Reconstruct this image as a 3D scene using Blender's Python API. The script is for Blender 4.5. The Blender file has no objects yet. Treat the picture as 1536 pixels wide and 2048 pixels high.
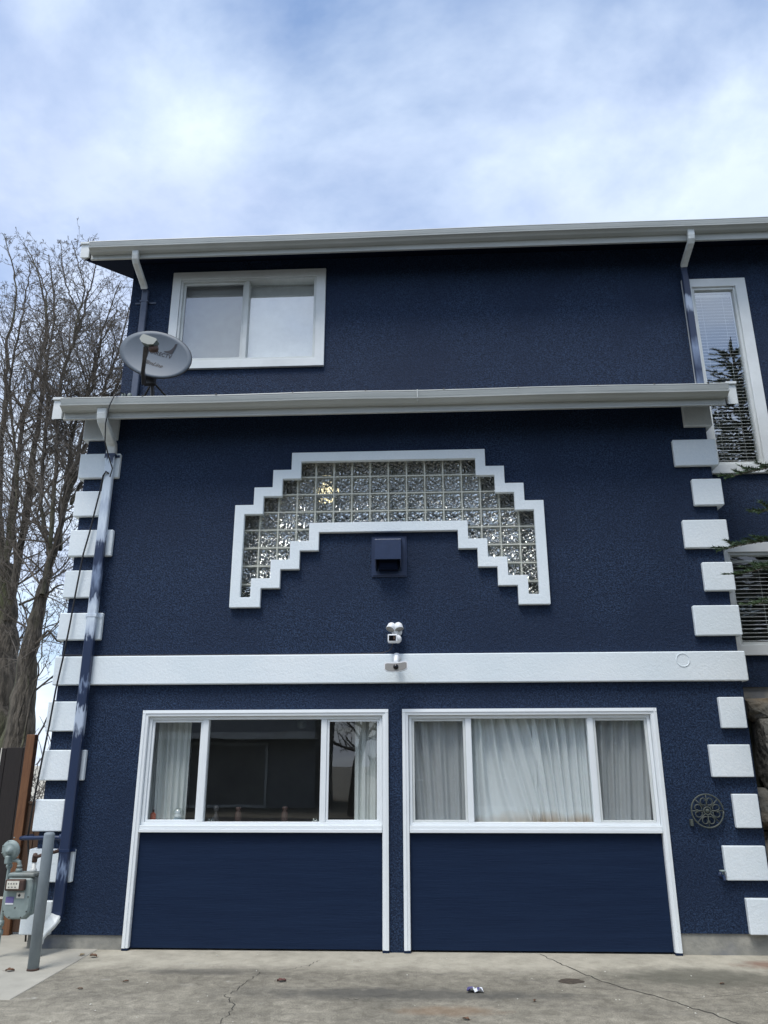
import bpy, bmesh, math, random
from mathutils import Vector, Matrix, noise
R = math.radians
scene = bpy.context.scene
col = scene.collection

# ---------------------------------------------------------------- camera
cam_d = bpy.data.cameras.new('camera'); cam = bpy.data.objects.new('camera', cam_d); col.objects.link(cam)
cam_d.sensor_fit = 'HORIZONTAL'; cam_d.sensor_width = 36.0; cam_d.lens = 36.0*1538/1536
cam_d.clip_start = 0.05; cam_d.clip_end = 3000
_r = Vector((0.99887306, 0.04742132, -0.0019544)); _u = Vector((0.01655933, -0.30962002, 0.95071617)); _f = Vector((-0.04447909, 0.94967714, 0.31005636))
m3 = Matrix((_r, _u, -_f)).transposed()
cam.matrix_world = Matrix.Translation((0, -8.07, 1.68)) @ m3.to_4x4()
scene.camera = cam
scene.view_settings.view_transform = 'Standard'; scene.view_settings.look = 'None'
scene.view_settings.gamma = 1.0; scene.view_settings.exposure = 0.86

# ---------------------------------------------------------------- world: daylight sky with broken cloud
world = bpy.data.worlds.new('World'); scene.world = world; world.use_nodes = True
nt = world.node_tree; N = nt.nodes; LK = nt.links; N.clear()
def wn(t, **k):
    n = N.new(t)
    for a, b in k.items(): setattr(n, a, b)
    return n
sky = wn('ShaderNodeTexSky', sky_type='NISHITA', sun_disc=False)
sky.sun_elevation = R(62); sky.sun_rotation = R(205); sky.air_density = 1.0; sky.dust_density = 1.0; sky.ozone_density = 1.6
bg1 = wn('ShaderNodeBackground'); bg1.inputs[1].default_value = 0.12
hs = wn('ShaderNodeHueSaturation'); hs.inputs['Saturation'].default_value = 1.25
LK.new(sky.outputs[0], hs.inputs['Color']); LK.new(hs.outputs[0], bg1.inputs[0])
tc = wn('ShaderNodeTexCoord'); sp = wn('ShaderNodeSeparateXYZ'); LK.new(tc.outputs['Generated'], sp.inputs[0])
mx = wn('ShaderNodeMath', operation='MAXIMUM'); LK.new(sp.outputs[2], mx.inputs[0]); mx.inputs[1].default_value = 0.0
ad = wn('ShaderNodeMath', operation='ADD'); LK.new(mx.outputs[0], ad.inputs[0]); ad.inputs[1].default_value = 0.22
dx = wn('ShaderNodeMath', operation='DIVIDE'); LK.new(sp.outputs[0], dx.inputs[0]); LK.new(ad.outputs[0], dx.inputs[1])
dy = wn('ShaderNodeMath', operation='DIVIDE'); LK.new(sp.outputs[1], dy.inputs[0]); LK.new(ad.outputs[0], dy.inputs[1])
cb = wn('ShaderNodeCombineXYZ'); ox = wn('ShaderNodeMath', operation='ADD'); LK.new(dx.outputs[0], ox.inputs[0]); ox.inputs[1].default_value = 0.29; oy = wn('ShaderNodeMath', operation='ADD'); LK.new(dy.outputs[0], oy.inputs[0]); oy.inputs[1].default_value = 0.47
LK.new(ox.outputs[0], cb.inputs[0]); LK.new(oy.outputs[0], cb.inputs[1]); cb.inputs[2].default_value = 11.3
n1 = wn('ShaderNodeTexNoise'); n1.inputs['Scale'].default_value = 1.5; n1.inputs['Detail'].default_value = 7; n1.inputs['Roughness'].default_value = 0.58; n1.inputs['Distortion'].default_value = 0.15
LK.new(cb.outputs[0], n1.inputs['Vector'])
r1 = wn('ShaderNodeValToRGB'); LK.new(n1.outputs['Fac'], r1.inputs[0])
r1.color_ramp.elements[0].position = 0.27; r1.color_ramp.elements[0].color = (0.20, 0.20, 0.20, 1)
r1.color_ramp.elements[1].position = 0.53; r1.color_ramp.elements[1].color = (0.93, 0.93, 0.93, 1)
n2 = wn('ShaderNodeTexNoise'); n2.inputs['Scale'].default_value = 2.6; n2.inputs['Detail'].default_value = 6
cb2 = wn('ShaderNodeVectorMath', operation='ADD'); LK.new(cb.outputs[0], cb2.inputs[0]); cb2.inputs[1].default_value = (4.1, 7.3, 2)
LK.new(cb2.outputs[0], n2.inputs['Vector'])
r2 = wn('ShaderNodeValToRGB'); LK.new(n2.outputs['Fac'], r2.inputs[0])
r2.color_ramp.elements[0].position = 0.36; r2.color_ramp.elements[0].color = (0.42, 0.49, 0.64, 1)
r2.color_ramp.elements[1].position = 0.60; r2.color_ramp.elements[1].color = (0.60, 0.68, 0.79, 1)
bg2 = wn('ShaderNodeBackground'); bg2.inputs[1].default_value = 0.93; LK.new(r2.outputs[0], bg2.inputs[0])
mxs = wn('ShaderNodeMixShader'); LK.new(r1.outputs[0], mxs.inputs[0]); LK.new(bg1.outputs[0], mxs.inputs[1]); LK.new(bg2.outputs[0], mxs.inputs[2])
wo = wn('ShaderNodeOutputWorld'); LK.new(mxs.outputs[0], wo.inputs[0])

sun_d = bpy.data.lights.new('sun', 'SUN'); sun_d.energy = 1.5; sun_d.angle = R(22); sun_d.color = (1.0, 0.97, 0.92)
sun = bpy.data.objects.new('sun', sun_d); col.objects.link(sun)
_az = R(205); _el = R(62)      # light comes from the camera side, high and a little left
_d = Vector((math.sin(_az)*math.cos(_el), math.cos(_az)*math.cos(_el), math.sin(_el)))
sun.rotation_euler = (-_d).to_track_quat('-Z', 'Y').to_euler()

# ---------------------------------------------------------------- materials
MATS = {}
def newmat(name):
    m = bpy.data.materials.new(name); m.use_nodes = True; m.node_tree.nodes.clear(); MATS[name] = m
    return m, m.node_tree.nodes, m.node_tree.links
def mat(name, c, rough=0.6, c2=None, nscale=8.0, bump=0.0, bscale=60.0, bdist=0.01, metal=0.0, stretch=(1, 1, 1), c3=None, c3pos=0.62, spec=0.5, detail=6.0, coat=0.0, r0=0.35, r1=0.65):
    m, n, l = newmat(name)
    o = n.new('ShaderNodeOutputMaterial'); p = n.new('ShaderNodeBsdfPrincipled'); l.new(p.outputs[0], o.inputs[0])
    p.inputs['Roughness'].default_value = rough; p.inputs['Metallic'].default_value = metal
    p.inputs['Specular IOR Level'].default_value = spec; p.inputs['Coat Weight'].default_value = coat
    t = n.new('ShaderNodeTexCoord'); mp = n.new('ShaderNodeMapping'); l.new(t.outputs['Object'], mp.inputs[0]); mp.inputs['Scale'].default_value = stretch
    if c2 is None: c2 = tuple(x*0.86 for x in c)
    a = n.new('ShaderNodeTexNoise'); a.inputs['Scale'].default_value = nscale; a.inputs['Detail'].default_value = detail; a.inputs['Roughness'].default_value = 0.6
    l.new(mp.outputs[0], a.inputs['Vector'])
    r = n.new('ShaderNodeValToRGB'); l.new(a.outputs['Fac'], r.inputs[0])
    r.color_ramp.elements[0].position = r0; r.color_ramp.elements[0].color = (*c, 1)
    r.color_ramp.elements[1].position = r1; r.color_ramp.elements[1].color = (*c2, 1)
    out = r.outputs[0]
    if c3 is not None:
        b = n.new('ShaderNodeTexNoise'); b.inputs['Scale'].default_value = nscale*0.22; b.inputs['Detail'].default_value = 5
        l.new(mp.outputs[0], b.inputs['Vector'])
        rr = n.new('ShaderNodeValToRGB'); l.new(b.outputs['Fac'], rr.inputs[0]); rr.color_ramp.elements[0].position = c3pos-0.1; rr.color_ramp.elements[1].position = c3pos+0.06
        mi = n.new('ShaderNodeMix'); mi.data_type = 'RGBA'; l.new(rr.outputs[0], mi.inputs['Factor']); l.new(out, mi.inputs['A']); mi.inputs['B'].default_value = (*c3, 1)
        out = mi.outputs['Result']
    l.new(out, p.inputs['Base Color'])
    if bump > 0:
        q = n.new('ShaderNodeTexNoise'); q.inputs['Scale'].default_value = bscale; q.inputs['Detail'].default_value = 4; l.new(mp.outputs[0], q.inputs['Vector'])
        bu = n.new('ShaderNodeBump'); bu.inputs['Strength'].default_value = bump; bu.inputs['Distance'].default_value = bdist
        l.new(q.outputs['Fac'], bu.inputs['Height']); l.new(bu.outputs[0], p.inputs['Normal'])
    return m

def stucco(name, base, light, patch, bump=0.8, gscale=70.0, g0=0.42, g1=0.66, rough=0.62):
    """trowelled sand-finish render: coarse trowel swirls plus fine grain"""
    m, n, l = newmat(name)
    o = n.new('ShaderNodeOutputMaterial'); p = n.new('ShaderNodeBsdfPrincipled'); l.new(p.outputs[0], o.inputs[0])
    p.inputs['Roughness'].default_value = rough; p.inputs['Specular IOR Level'].default_value = 0.22
    t = n.new('ShaderNodeTexCoord')
    g = n.new('ShaderNodeTexNoise'); g.inputs['Scale'].default_value = gscale; g.inputs['Detail'].default_value = 3; g.inputs['Roughness'].default_value = 0.65; g.inputs['Distortion'].default_value = 0.6
    l.new(t.outputs['Object'], g.inputs['Vector'])
    w = n.new('ShaderNodeTexNoise'); w.inputs['Scale'].default_value = gscale*0.28; w.inputs['Detail'].default_value = 4; w.inputs['Distortion'].default_value = 1.6
    l.new(t.outputs['Object'], w.inputs['Vector'])
    s = n.new('ShaderNodeTexNoise'); s.inputs['Scale'].default_value = 0.9; s.inputs['Detail'].default_value = 5; l.new(t.outputs['Object'], s.inputs['Vector'])
    r = n.new('ShaderNodeValToRGB'); l.new(g.outputs['Fac'], r.inputs[0])
    r.color_ramp.elements[0].position = g0; r.color_ramp.elements[0].color = (*base, 1)
    r.color_ramp.elements[1].position = g1; r.color_ramp.elements[1].color = (*light, 1)
    rr = n.new('ShaderNodeValToRGB'); l.new(s.outputs['Fac'], rr.inputs[0]); rr.color_ramp.elements[0].position = 0.42; rr.color_ramp.elements[1].position = 0.62
    rr.color_ramp.elements[0].color = (0, 0, 0, 1); rr.color_ramp.elements[1].color = (0.65, 0.65, 0.65, 1)
    mi = n.new('ShaderNodeMix'); mi.data_type = 'RGBA'; l.new(rr.outputs[0], mi.inputs['Factor']); l.new(r.outputs[0], mi.inputs['A']); mi.inputs['B'].default_value = (*patch, 1)
    l.new(mi.outputs['Result'], p.inputs['Base Color'])
    ma = n.new('ShaderNodeMath'); ma.operation = 'MULTIPLY_ADD'; l.new(w.outputs['Fac'], ma.inputs[0]); ma.inputs[1].default_value = 0.8; l.new(g.outputs['Fac'], ma.inputs[2])
    bu = n.new('ShaderNodeBump'); bu.inputs['Strength'].default_value = bump; bu.inputs['Distance'].default_value = 0.012
    l.new(ma.outputs[0], bu.inputs['Height']); l.new(bu.outputs[0], p.inputs['Normal'])
    return m

NAVY = (0.021, 0.036, 0.078)
stucco('navy_stucco', (0.004, 0.011, 0.031), (0.031, 0.060, 0.124), (0.009, 0.020, 0.050), bump=0.8, gscale=66, g0=0.42, g1=0.64)
stucco('white_stucco', (0.77, 0.83, 0.86), (0.83, 0.88, 0.90), (0.70, 0.78, 0.82), bump=0.28, gscale=48)
mat('navy_panel', (0.007, 0.017, 0.045), 0.6, (0.009, 0.021, 0.053), 5, bump=0.5, bscale=26, bdist=0.004, stretch=(0.22, 1, 3.5), spec=0.15)
mat('navy_metal', (0.010, 0.024, 0.068), 0.4, (0.014, 0.030, 0.082), 10, bump=0.1, bscale=30)
mat('grey_navy_metal', (0.085, 0.105, 0.155), 0.45, (0.06, 0.08, 0.13), 14)
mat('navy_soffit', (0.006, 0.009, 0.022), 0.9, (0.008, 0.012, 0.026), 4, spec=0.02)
mat('vinyl', (0.80, 0.84, 0.86), 0.35, (0.77, 0.81, 0.83), 6)
mat('old_vinyl', (0.66, 0.69, 0.68), 0.45, (0.58, 0.61, 0.60), 5, c3=(0.5, 0.52, 0.5), c3pos=0.68)
mat('gutter_metal', (0.50, 0.52, 0.505), 0.42, (0.43, 0.45, 0.435), 3, stretch=(0.4, 1, 3), c3=(0.42, 0.43, 0.41), c3pos=0.66, bump=0.08, bscale=6)
mat('elbow_metal', (0.72, 0.76, 0.76), 0.4, (0.60, 0.63, 0.62), 9, c3=(0.42, 0.40, 0.36), c3pos=0.70)
mat('trim_white', (0.74, 0.77, 0.77), 0.5, (0.66, 0.69, 0.69), 4, c3=(0.58, 0.60, 0.58), c3pos=0.68)
mat('shingle', (0.05, 0.05, 0.055), 0.9, (0.09, 0.09, 0.09), 30, bump=0.5, bscale=40)
mat('concrete_foot', (0.34, 0.33, 0.29), 0.9, (0.22, 0.22, 0.20), 6, c3=(0.10, 0.12, 0.17), c3pos=0.62, bump=0.4, bscale=35)
mat('mortar', (0.62, 0.63, 0.56), 0.8, (0.5, 0.51, 0.45), 10)
mat('room_grey', (0.36, 0.36, 0.34), 0.9, (0.26, 0.26, 0.25), 1.0)
mat('room_wall_light', (0.34, 0.36, 0.35), 0.9, (0.24, 0.26, 0.25), 1.0)
mat('blind_white', (0.80, 0.81, 0.80), 0.6)
mat('black_rubber', (0.012, 0.012, 0.014), 0.45)
mat('dark_steel', (0.035, 0.033, 0.034), 0.4, (0.055, 0.05, 0.05), 12)
mat('dish_grey', (0.155, 0.182, 0.215), 0.5, (0.14, 0.167, 0.20), 4, spec=0.3)
mat('dial_grey', (0.20, 0.20, 0.19), 0.5)
mat('dish_print', (0.022, 0.020, 0.026), 0.5)
mat('beige_plastic', (0.14, 0.17, 0.16), 0.5)
mat('cam_white', (0.84, 0.86, 0.88), 0.3, (0.82, 0.84, 0.86), 3)
mat('cam_grey', (0.33, 0.32, 0.30), 0.5)
mat('lens_black', (0.004, 0.004, 0.006), 0.08)
mat('iron_green', (0.055, 0.068, 0.060), 0.5, (0.08, 0.092, 0.08), 25, bump=0.4, bscale=80)
mat('meter_grey', (0.26, 0.32, 0.31), 0.5, (0.20, 0.25, 0.245), 9, c3=(0.16, 0.15, 0.13), c3pos=0.66, bump=0.15, bscale=40)
mat('pipe_grey', (0.24, 0.285, 0.31), 0.5, (0.19, 0.225, 0.25), 10, c3=(0.13, 0.115, 0.10), c3pos=0.68, bump=0.15, bscale=40, stretch=(1, 1, 0.5))
mat('label_white', (0.72, 0.70, 0.62), 0.5, (0.62, 0.60, 0.52), 20)
mat('label_purple', (0.16, 0.14, 0.34), 0.5)
mat('rust_dark', (0.05, 0.03, 0.025), 0.7, (0.09, 0.05, 0.035), 20)
mat('dark_fence', (0.011, 0.008, 0.008), 0.75, (0.017, 0.012, 0.011), 10, stretch=(6, 1, 0.6), bump=0.3, bscale=30)
mat('fence_post_wood', (0.19, 0.085, 0.035), 0.7, (0.13, 0.055, 0.024), 14, stretch=(5, 5, 0.4), bump=0.3, bscale=30)
mat('fence_wood', (0.085, 0.045, 0.025), 0.8, (0.055, 0.03, 0.018), 12, stretch=(5, 5, 0.4), bump=0.3, bscale=30)
mat('bark', (0.125, 0.108, 0.088), 0.95, (0.048, 0.042, 0.034), 7, stretch=(1.6, 1.6, 0.35), bump=1.0, bscale=12, bdist=0.08, r0=0.42, r1=0.58, c3=(0.085, 0.09, 0.045), c3pos=0.64)
mat('twig', (0.155, 0.135, 0.115), 0.9, (0.10, 0.086, 0.072), 3)
mat('asphalt', (0.045, 0.045, 0.047), 0.9, (0.065, 0.064, 0.062), 20, bump=0.4, bscale=60)
mat('needles', (0.034, 0.070, 0.030), 0.6, (0.060, 0.110, 0.046), 3, c3=(0.085, 0.135, 0.06), c3pos=0.56)
mat('rock', (0.24, 0.23, 0.20), 0.9, (0.11, 0.11, 0.10), 5, bump=1.0, bscale=14, bdist=0.05, c3=(0.26, 0.20, 0.13), c3pos=0.63)
mat('moss_soil', (0.03, 0.034, 0.02), 0.95, (0.015, 0.014, 0.012), 12, bump=0.8, bscale=20)
mat('leaf_brown', (0.16, 0.085, 0.045), 0.7, (0.10, 0.05, 0.03), 40)
mat('leaf_red', (0.14, 0.055, 0.045), 0.7, (0.08, 0.03, 0.026), 60)
mat('leaf_tan', (0.34, 0.27, 0.16), 0.7, (0.24, 0.18, 0.10), 40)
mat('paper', (0.78, 0.80, 0.83), 0.6)
mat('ink_blue', (0.08, 0.07, 0.20), 0.5)
mat('terracotta', (0.05, 0.022, 0.016), 0.6)
mat('orange_plastic', (0.50, 0.08, 0.03), 0.4)
mat('siding', (0.34, 0.35, 0.36), 0.8, bump=0.2, bscale=10)
mat('hedge', (0.035, 0.05, 0.02), 0.9, (0.02, 0.03, 0.012), 3, bump=1, bscale=5, bdist=0.2)
mat('brush', (0.10, 0.09, 0.08), 0.95, (0.17, 0.16, 0.15), 20)
mat('pothole', (0.05, 0.04, 0.032), 0.95, (0.09, 0.07, 0.05), 30, bump=0.8, bscale=60)

def m_glass(name, tint=(0.93, 0.955, 0.95), boost=2.0, add=0.0):
    """window pane: Fresnel mix of see-through and mirror (two panes, so twice the reflection)"""
    m, n, l = newmat(name)
    o = n.new('ShaderNodeOutputMaterial'); mi = n.new('ShaderNodeMixShader'); l.new(mi.outputs[0], o.inputs[0])
    ge = n.new('ShaderNodeNewGeometry'); dt = n.new('ShaderNodeVectorMath'); dt.operation = 'DOT_PRODUCT'; l.new(ge.outputs['Normal'], dt.inputs[0]); l.new(ge.outputs['Incoming'], dt.inputs[1])
    def mm(op, a, b_):
        q_ = n.new('ShaderNodeMath'); q_.operation = op
        for i_, s_ in enumerate((a, b_)):
            if isinstance(s_, (int, float)): q_.inputs[i_].default_value = s_
            elif s_ is not None: l.new(s_, q_.inputs[i_])
        return q_.outputs[0]
    ab = mm('ABSOLUTE', dt.outputs['Value'], None); om = mm('SUBTRACT', 1.0, ab); p5 = mm('POWER', om, 5.0); sc_ = mm('MULTIPLY', p5, 0.96); frs = mm('ADD', sc_, 0.04)
    mu = n.new('ShaderNodeMath'); mu.operation = 'MULTIPLY_ADD'; mu.use_clamp = True; l.new(frs, mu.inputs[0]); mu.inputs[1].default_value = boost; mu.inputs[2].default_value = add
    tr = n.new('ShaderNodeBsdfTransparent'); tr.inputs[0].default_value = (*tint, 1)
    gl = n.new('ShaderNodeBsdfGlossy'); gl.inputs['Roughness'].default_value = 0.0; gl.inputs[0].default_value = (1, 1, 1, 1)
    t = n.new('ShaderNodeTexCoord'); q = n.new('ShaderNodeTexNoise'); q.inputs['Scale'].default_value = 1.6; q.inputs['Detail'].default_value = 1; l.new(t.outputs['Object'], q.inputs['Vector'])
    bu = n.new('ShaderNodeBump'); bu.inputs['Strength'].default_value = 0.05; bu.inputs['Distance'].default_value = 0.02; l.new(q.outputs['Fac'], bu.inputs['Height']); l.new(bu.outputs[0], gl.inputs['Normal'])
    l.new(mu.outputs[0], mi.inputs[0]); l.new(tr.outputs[0], mi.inputs[1]); l.new(gl.outputs[0], mi.inputs[2])
    return m
m_glass('window_glass', boost=2.6); m_glass('window_glass_bright', boost=3.0); m_glass('coated_glass', boost=2.5, add=0.22)

def m_screen():
    m, n, l = newmat('insect_mesh')
    o = n.new('ShaderNodeOutputMaterial'); mi = n.new('ShaderNodeMixShader'); l.new(mi.outputs[0], o.inputs[0]); mi.inputs[0].default_value = 0.25
    tr = n.new('ShaderNodeBsdfTransparent'); di = n.new('ShaderNodeBsdfDiffuse'); di.inputs[0].default_value = (0.10, 0.10, 0.11, 1)
    l.new(tr.outputs[0], mi.inputs[1]); l.new(di.outputs[0], mi.inputs[2])
m_screen()

def m_curtain(name, c, stain=None):
    m, n, l = newmat(name)
    o = n.new('ShaderNodeOutputMaterial'); a = n.new('ShaderNodeMixShader'); a.inputs[0].default_value = 0.15
    di = n.new('ShaderNodeBsdfDiffuse'); tl = n.new('ShaderNodeBsdfTranslucent')
    if stain:
        t = n.new('ShaderNodeTexCoord'); s = n.new('ShaderNodeSeparateXYZ'); l.new(t.outputs['Object'], s.inputs[0])
        q = n.new('ShaderNodeTexNoise'); q.inputs['Scale'].default_value = 3; l.new(t.outputs['Object'], q.inputs['Vector'])
        ma = n.new('ShaderNodeMath'); ma.operation = 'MULTIPLY_ADD'; l.new(q.outputs['Fac'], ma.inputs[0]); ma.inputs[1].default_value = -0.30; l.new(s.outputs[2], ma.inputs[2])
        r = n.new('ShaderNodeValToRGB'); r.color_ramp.elements[0].position = 0.0; r.color_ramp.elements[0].color = (*stain, 1)
        r.color_ramp.elements[1].position = 0.16; r.color_ramp.elements[1].color = (*c, 1)
        mr = n.new('ShaderNodeMapRange'); mr.inputs['From Min'].default_value = 0.90; mr.inputs['From Max'].default_value = 1.90; l.new(ma.outputs[0], mr.inputs[0])
        l.new(mr.outputs[0], r.inputs[0]); l.new(r.outputs[0], di.inputs[0]); l.new(r.outputs[0], tl.inputs[0])
    else:
        di.inputs[0].default_value = (*c, 1); tl.inputs[0].default_value = (*c, 1)
    l.new(di.outputs[0], a.inputs[1]); l.new(tl.outputs[0], a.inputs[2])
    tr = n.new('ShaderNodeBsdfTransparent'); b = n.new('ShaderNodeMixShader'); b.inputs[0].default_value = 0.03
    l.new(a.outputs[0], b.inputs[1]); l.new(tr.outputs[0], b.inputs[2]); l.new(b.outputs[0], o.inputs[0])
m_curtain('curtain_cloth', (0.90, 0.93, 0.94), (0.62, 0.47, 0.33)); m_curtain('plain_curtain', (0.86, 0.88, 0.89)); m_curtain('sheer_cloth', (0.80, 0.83, 0.81))

def m_block():
    m, n, l = newmat('block_glass')
    o = n.new('ShaderNodeOutputMaterial')
    t = n.new('ShaderNodeTexCoord')
    # every block is pressed in the same mould: fold the coordinates into one block, with a little drift from block to block
    s3 = n.new('ShaderNodeSeparateXYZ'); l.new(t.outputs['Object'], s3.inputs[0])
    def fold(src, org, per):
        a_ = n.new('ShaderNodeMath'); a_.operation = 'SUBTRACT'; l.new(src, a_.inputs[0]); a_.inputs[1].default_value = org
        m_ = n.new('ShaderNodeMath'); m_.operation = 'FLOORED_MODULO'; l.new(a_.outputs[0], m_.inputs[0]); m_.inputs[1].default_value = per
        return m_.outputs[0]
    dr = n.new('ShaderNodeVectorMath'); dr.operation = 'SCALE'; l.new(t.outputs['Object'], dr.inputs[0]); dr.inputs['Scale'].default_value = 0.035
    cx3 = n.new('ShaderNodeCombineXYZ'); l.new(fold(s3.outputs[0], -1.967, 0.2045), cx3.inputs[0]); l.new(fold(s3.outputs[2], 3.317, 0.205), cx3.inputs[2])
    mp = n.new('ShaderNodeVectorMath'); mp.operation = 'ADD'; l.new(cx3.outputs[0], mp.inputs[0]); l.new(dr.outputs[0], mp.inputs[1])
    q = n.new('ShaderNodeTexNoise'); q.inputs['Scale'].default_value = 17; q.inputs['Detail'].default_value = 0.2; q.inputs['Distortion'].default_value = 1.6; l.new(mp.outputs[0], q.inputs['Vector'])
    bu = n.new('ShaderNodeBump'); bu.inputs['Strength'].default_value = 1.0; bu.inputs['Distance'].default_value = 0.15; l.new(q.outputs['Fac'], bu.inputs['Height'])
    gl = n.new('ShaderNodeBsdfGlossy'); gl.inputs['Roughness'].default_value = 0.04; gl.inputs[0].default_value = (0.95, 0.97, 0.96, 1); l.new(bu.outputs[0], gl.inputs['Normal'])
    rf = n.new('ShaderNodeBsdfRefraction'); rf.inputs['IOR'].default_value = 1.12; rf.inputs['Roughness'].default_value = 0.08; rf.inputs[0].default_value = (0.72, 0.80, 0.77, 1); l.new(bu.outputs[0], rf.inputs['Normal'])
    fr = n.new('ShaderNodeFresnel'); fr.inputs['IOR'].default_value = 1.75; l.new(bu.outputs[0], fr.inputs['Normal'])
    mu = n.new('ShaderNodeMath'); mu.operation = 'MULTIPLY_ADD'; mu.use_clamp = True; l.new(fr.outputs[0], mu.inputs[0]); mu.inputs[1].default_value = 1.9; mu.inputs[2].default_value = 0.18
    mi = n.new('ShaderNodeMixShader'); l.new(mu.outputs[0], mi.inputs[0]); l.new(rf.outputs[0], mi.inputs[1]); l.new(gl.outputs[0], mi.inputs[2]); l.new(mi.outputs[0], o.inputs[0])
m_block()

def m_emit(name, c, s):
    m, n, l = newmat(name); o = n.new('ShaderNodeOutputMaterial'); e = n.new('ShaderNodeEmission'); e.inputs[0].default_value = (*c, 1); e.inputs[1].default_value = s; l.new(e.outputs[0], o.inputs[0])
m_emit('warm_bulb', (1.0, 0.78, 0.45), 2.2)

def m_spout(name, stops, axis_lo, axis_hi, wob=0.10):
    """downpipe with patches of white overspray: colour bands along its length, ragged by noise"""
    m, n, l = newmat(name)
    o = n.new('ShaderNodeOutputMaterial'); p = n.new('ShaderNodeBsdfPrincipled'); l.new(p.outputs[0], o.inputs[0]); p.inputs['Roughness'].default_value = 0.4
    t = n.new('ShaderNodeTexCoord'); s = n.new('ShaderNodeSeparateXYZ'); l.new(t.outputs['Object'], s.inputs[0])
    mp = n.new('ShaderNodeMapping'); l.new(t.outputs['Object'], mp.inputs[0]); mp.inputs['Scale'].default_value = (40, 40, 9)
    q = n.new('ShaderNodeTexNoise'); q.inputs['Scale'].default_value = 1; q.inputs['Detail'].default_value = 5; l.new(mp.outputs[0], q.inputs['Vector'])
    ma = n.new('ShaderNodeMath'); ma.operation = 'MULTIPLY_ADD'; l.new(q.outputs['Fac'], ma.inputs[0]); ma.inputs[1].default_value = wob*4; l.new(s.outputs[2], ma.inputs[2])
    mr = n.new('ShaderNodeMapRange'); mr.inputs['From Min'].default_value = axis_lo+wob*2; mr.inputs['From Max'].default_value = axis_hi+wob*2; l.new(ma.outputs[0], mr.inputs[0])
    r = n.new('ShaderNodeValToRGB'); l.new(mr.outputs[0], r.inputs[0]); cr = r.color_ramp
    W = (0.62, 0.70, 0.78, 1); B = (0.016, 0.030, 0.075, 1)
    C = {'w': W, 'b': B, 'm': (0.20, 0.26, 0.38, 1), 's': (0.42, 0.49, 0.60, 1)}
    first = True
    for z, k in stops:
        pos = (z-axis_lo)/(axis_hi-axis_lo)
        if first: cr.elements[0].position = pos; cr.elements[0].color = C[k]; first = False; last = None
        else:
            e = cr.elements.new(pos); e.color = C[k]
    cr.elements[len(cr.elements)-1].color = C[stops[-1][1]]
    l.new(r.outputs[0], p.inputs['Base Color'])
m_spout('spout_left_paint', [(0.0, 'b'), (0.62, 'b'), (0.72, 'm'), (0.80, 'b'), (1.96, 'b'), (2.04, 's'), (2.18, 's'), (2.24, 'b'), (2.40, 'b'), (2.46, 'm'), (2.52, 'b'), (2.93, 'b'), (2.98, 's'), (3.16, 'w'), (3.34, 's'), (3.40, 'b'), (3.62, 'm'), (3.76, 'b'), (3.96, 'b'), (4.02, 's'), (4.22, 'w'), (4.40, 's'), (4.55, 'w'), (4.92, 'w'), (4.99, 'b'), (5.2, 'b')], 0, 5.4)
m_spout('spout_right_paint', [(6.0, 'm'), (6.3, 'b'), (6.6, 'm'), (6.75, 'b'), (7.12, 'b'), (7.2, 's'), (7.33, 's'), (7.38, 'b'), (8.0, 'b')], 5.9, 8.1, wob=0.05)

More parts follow.
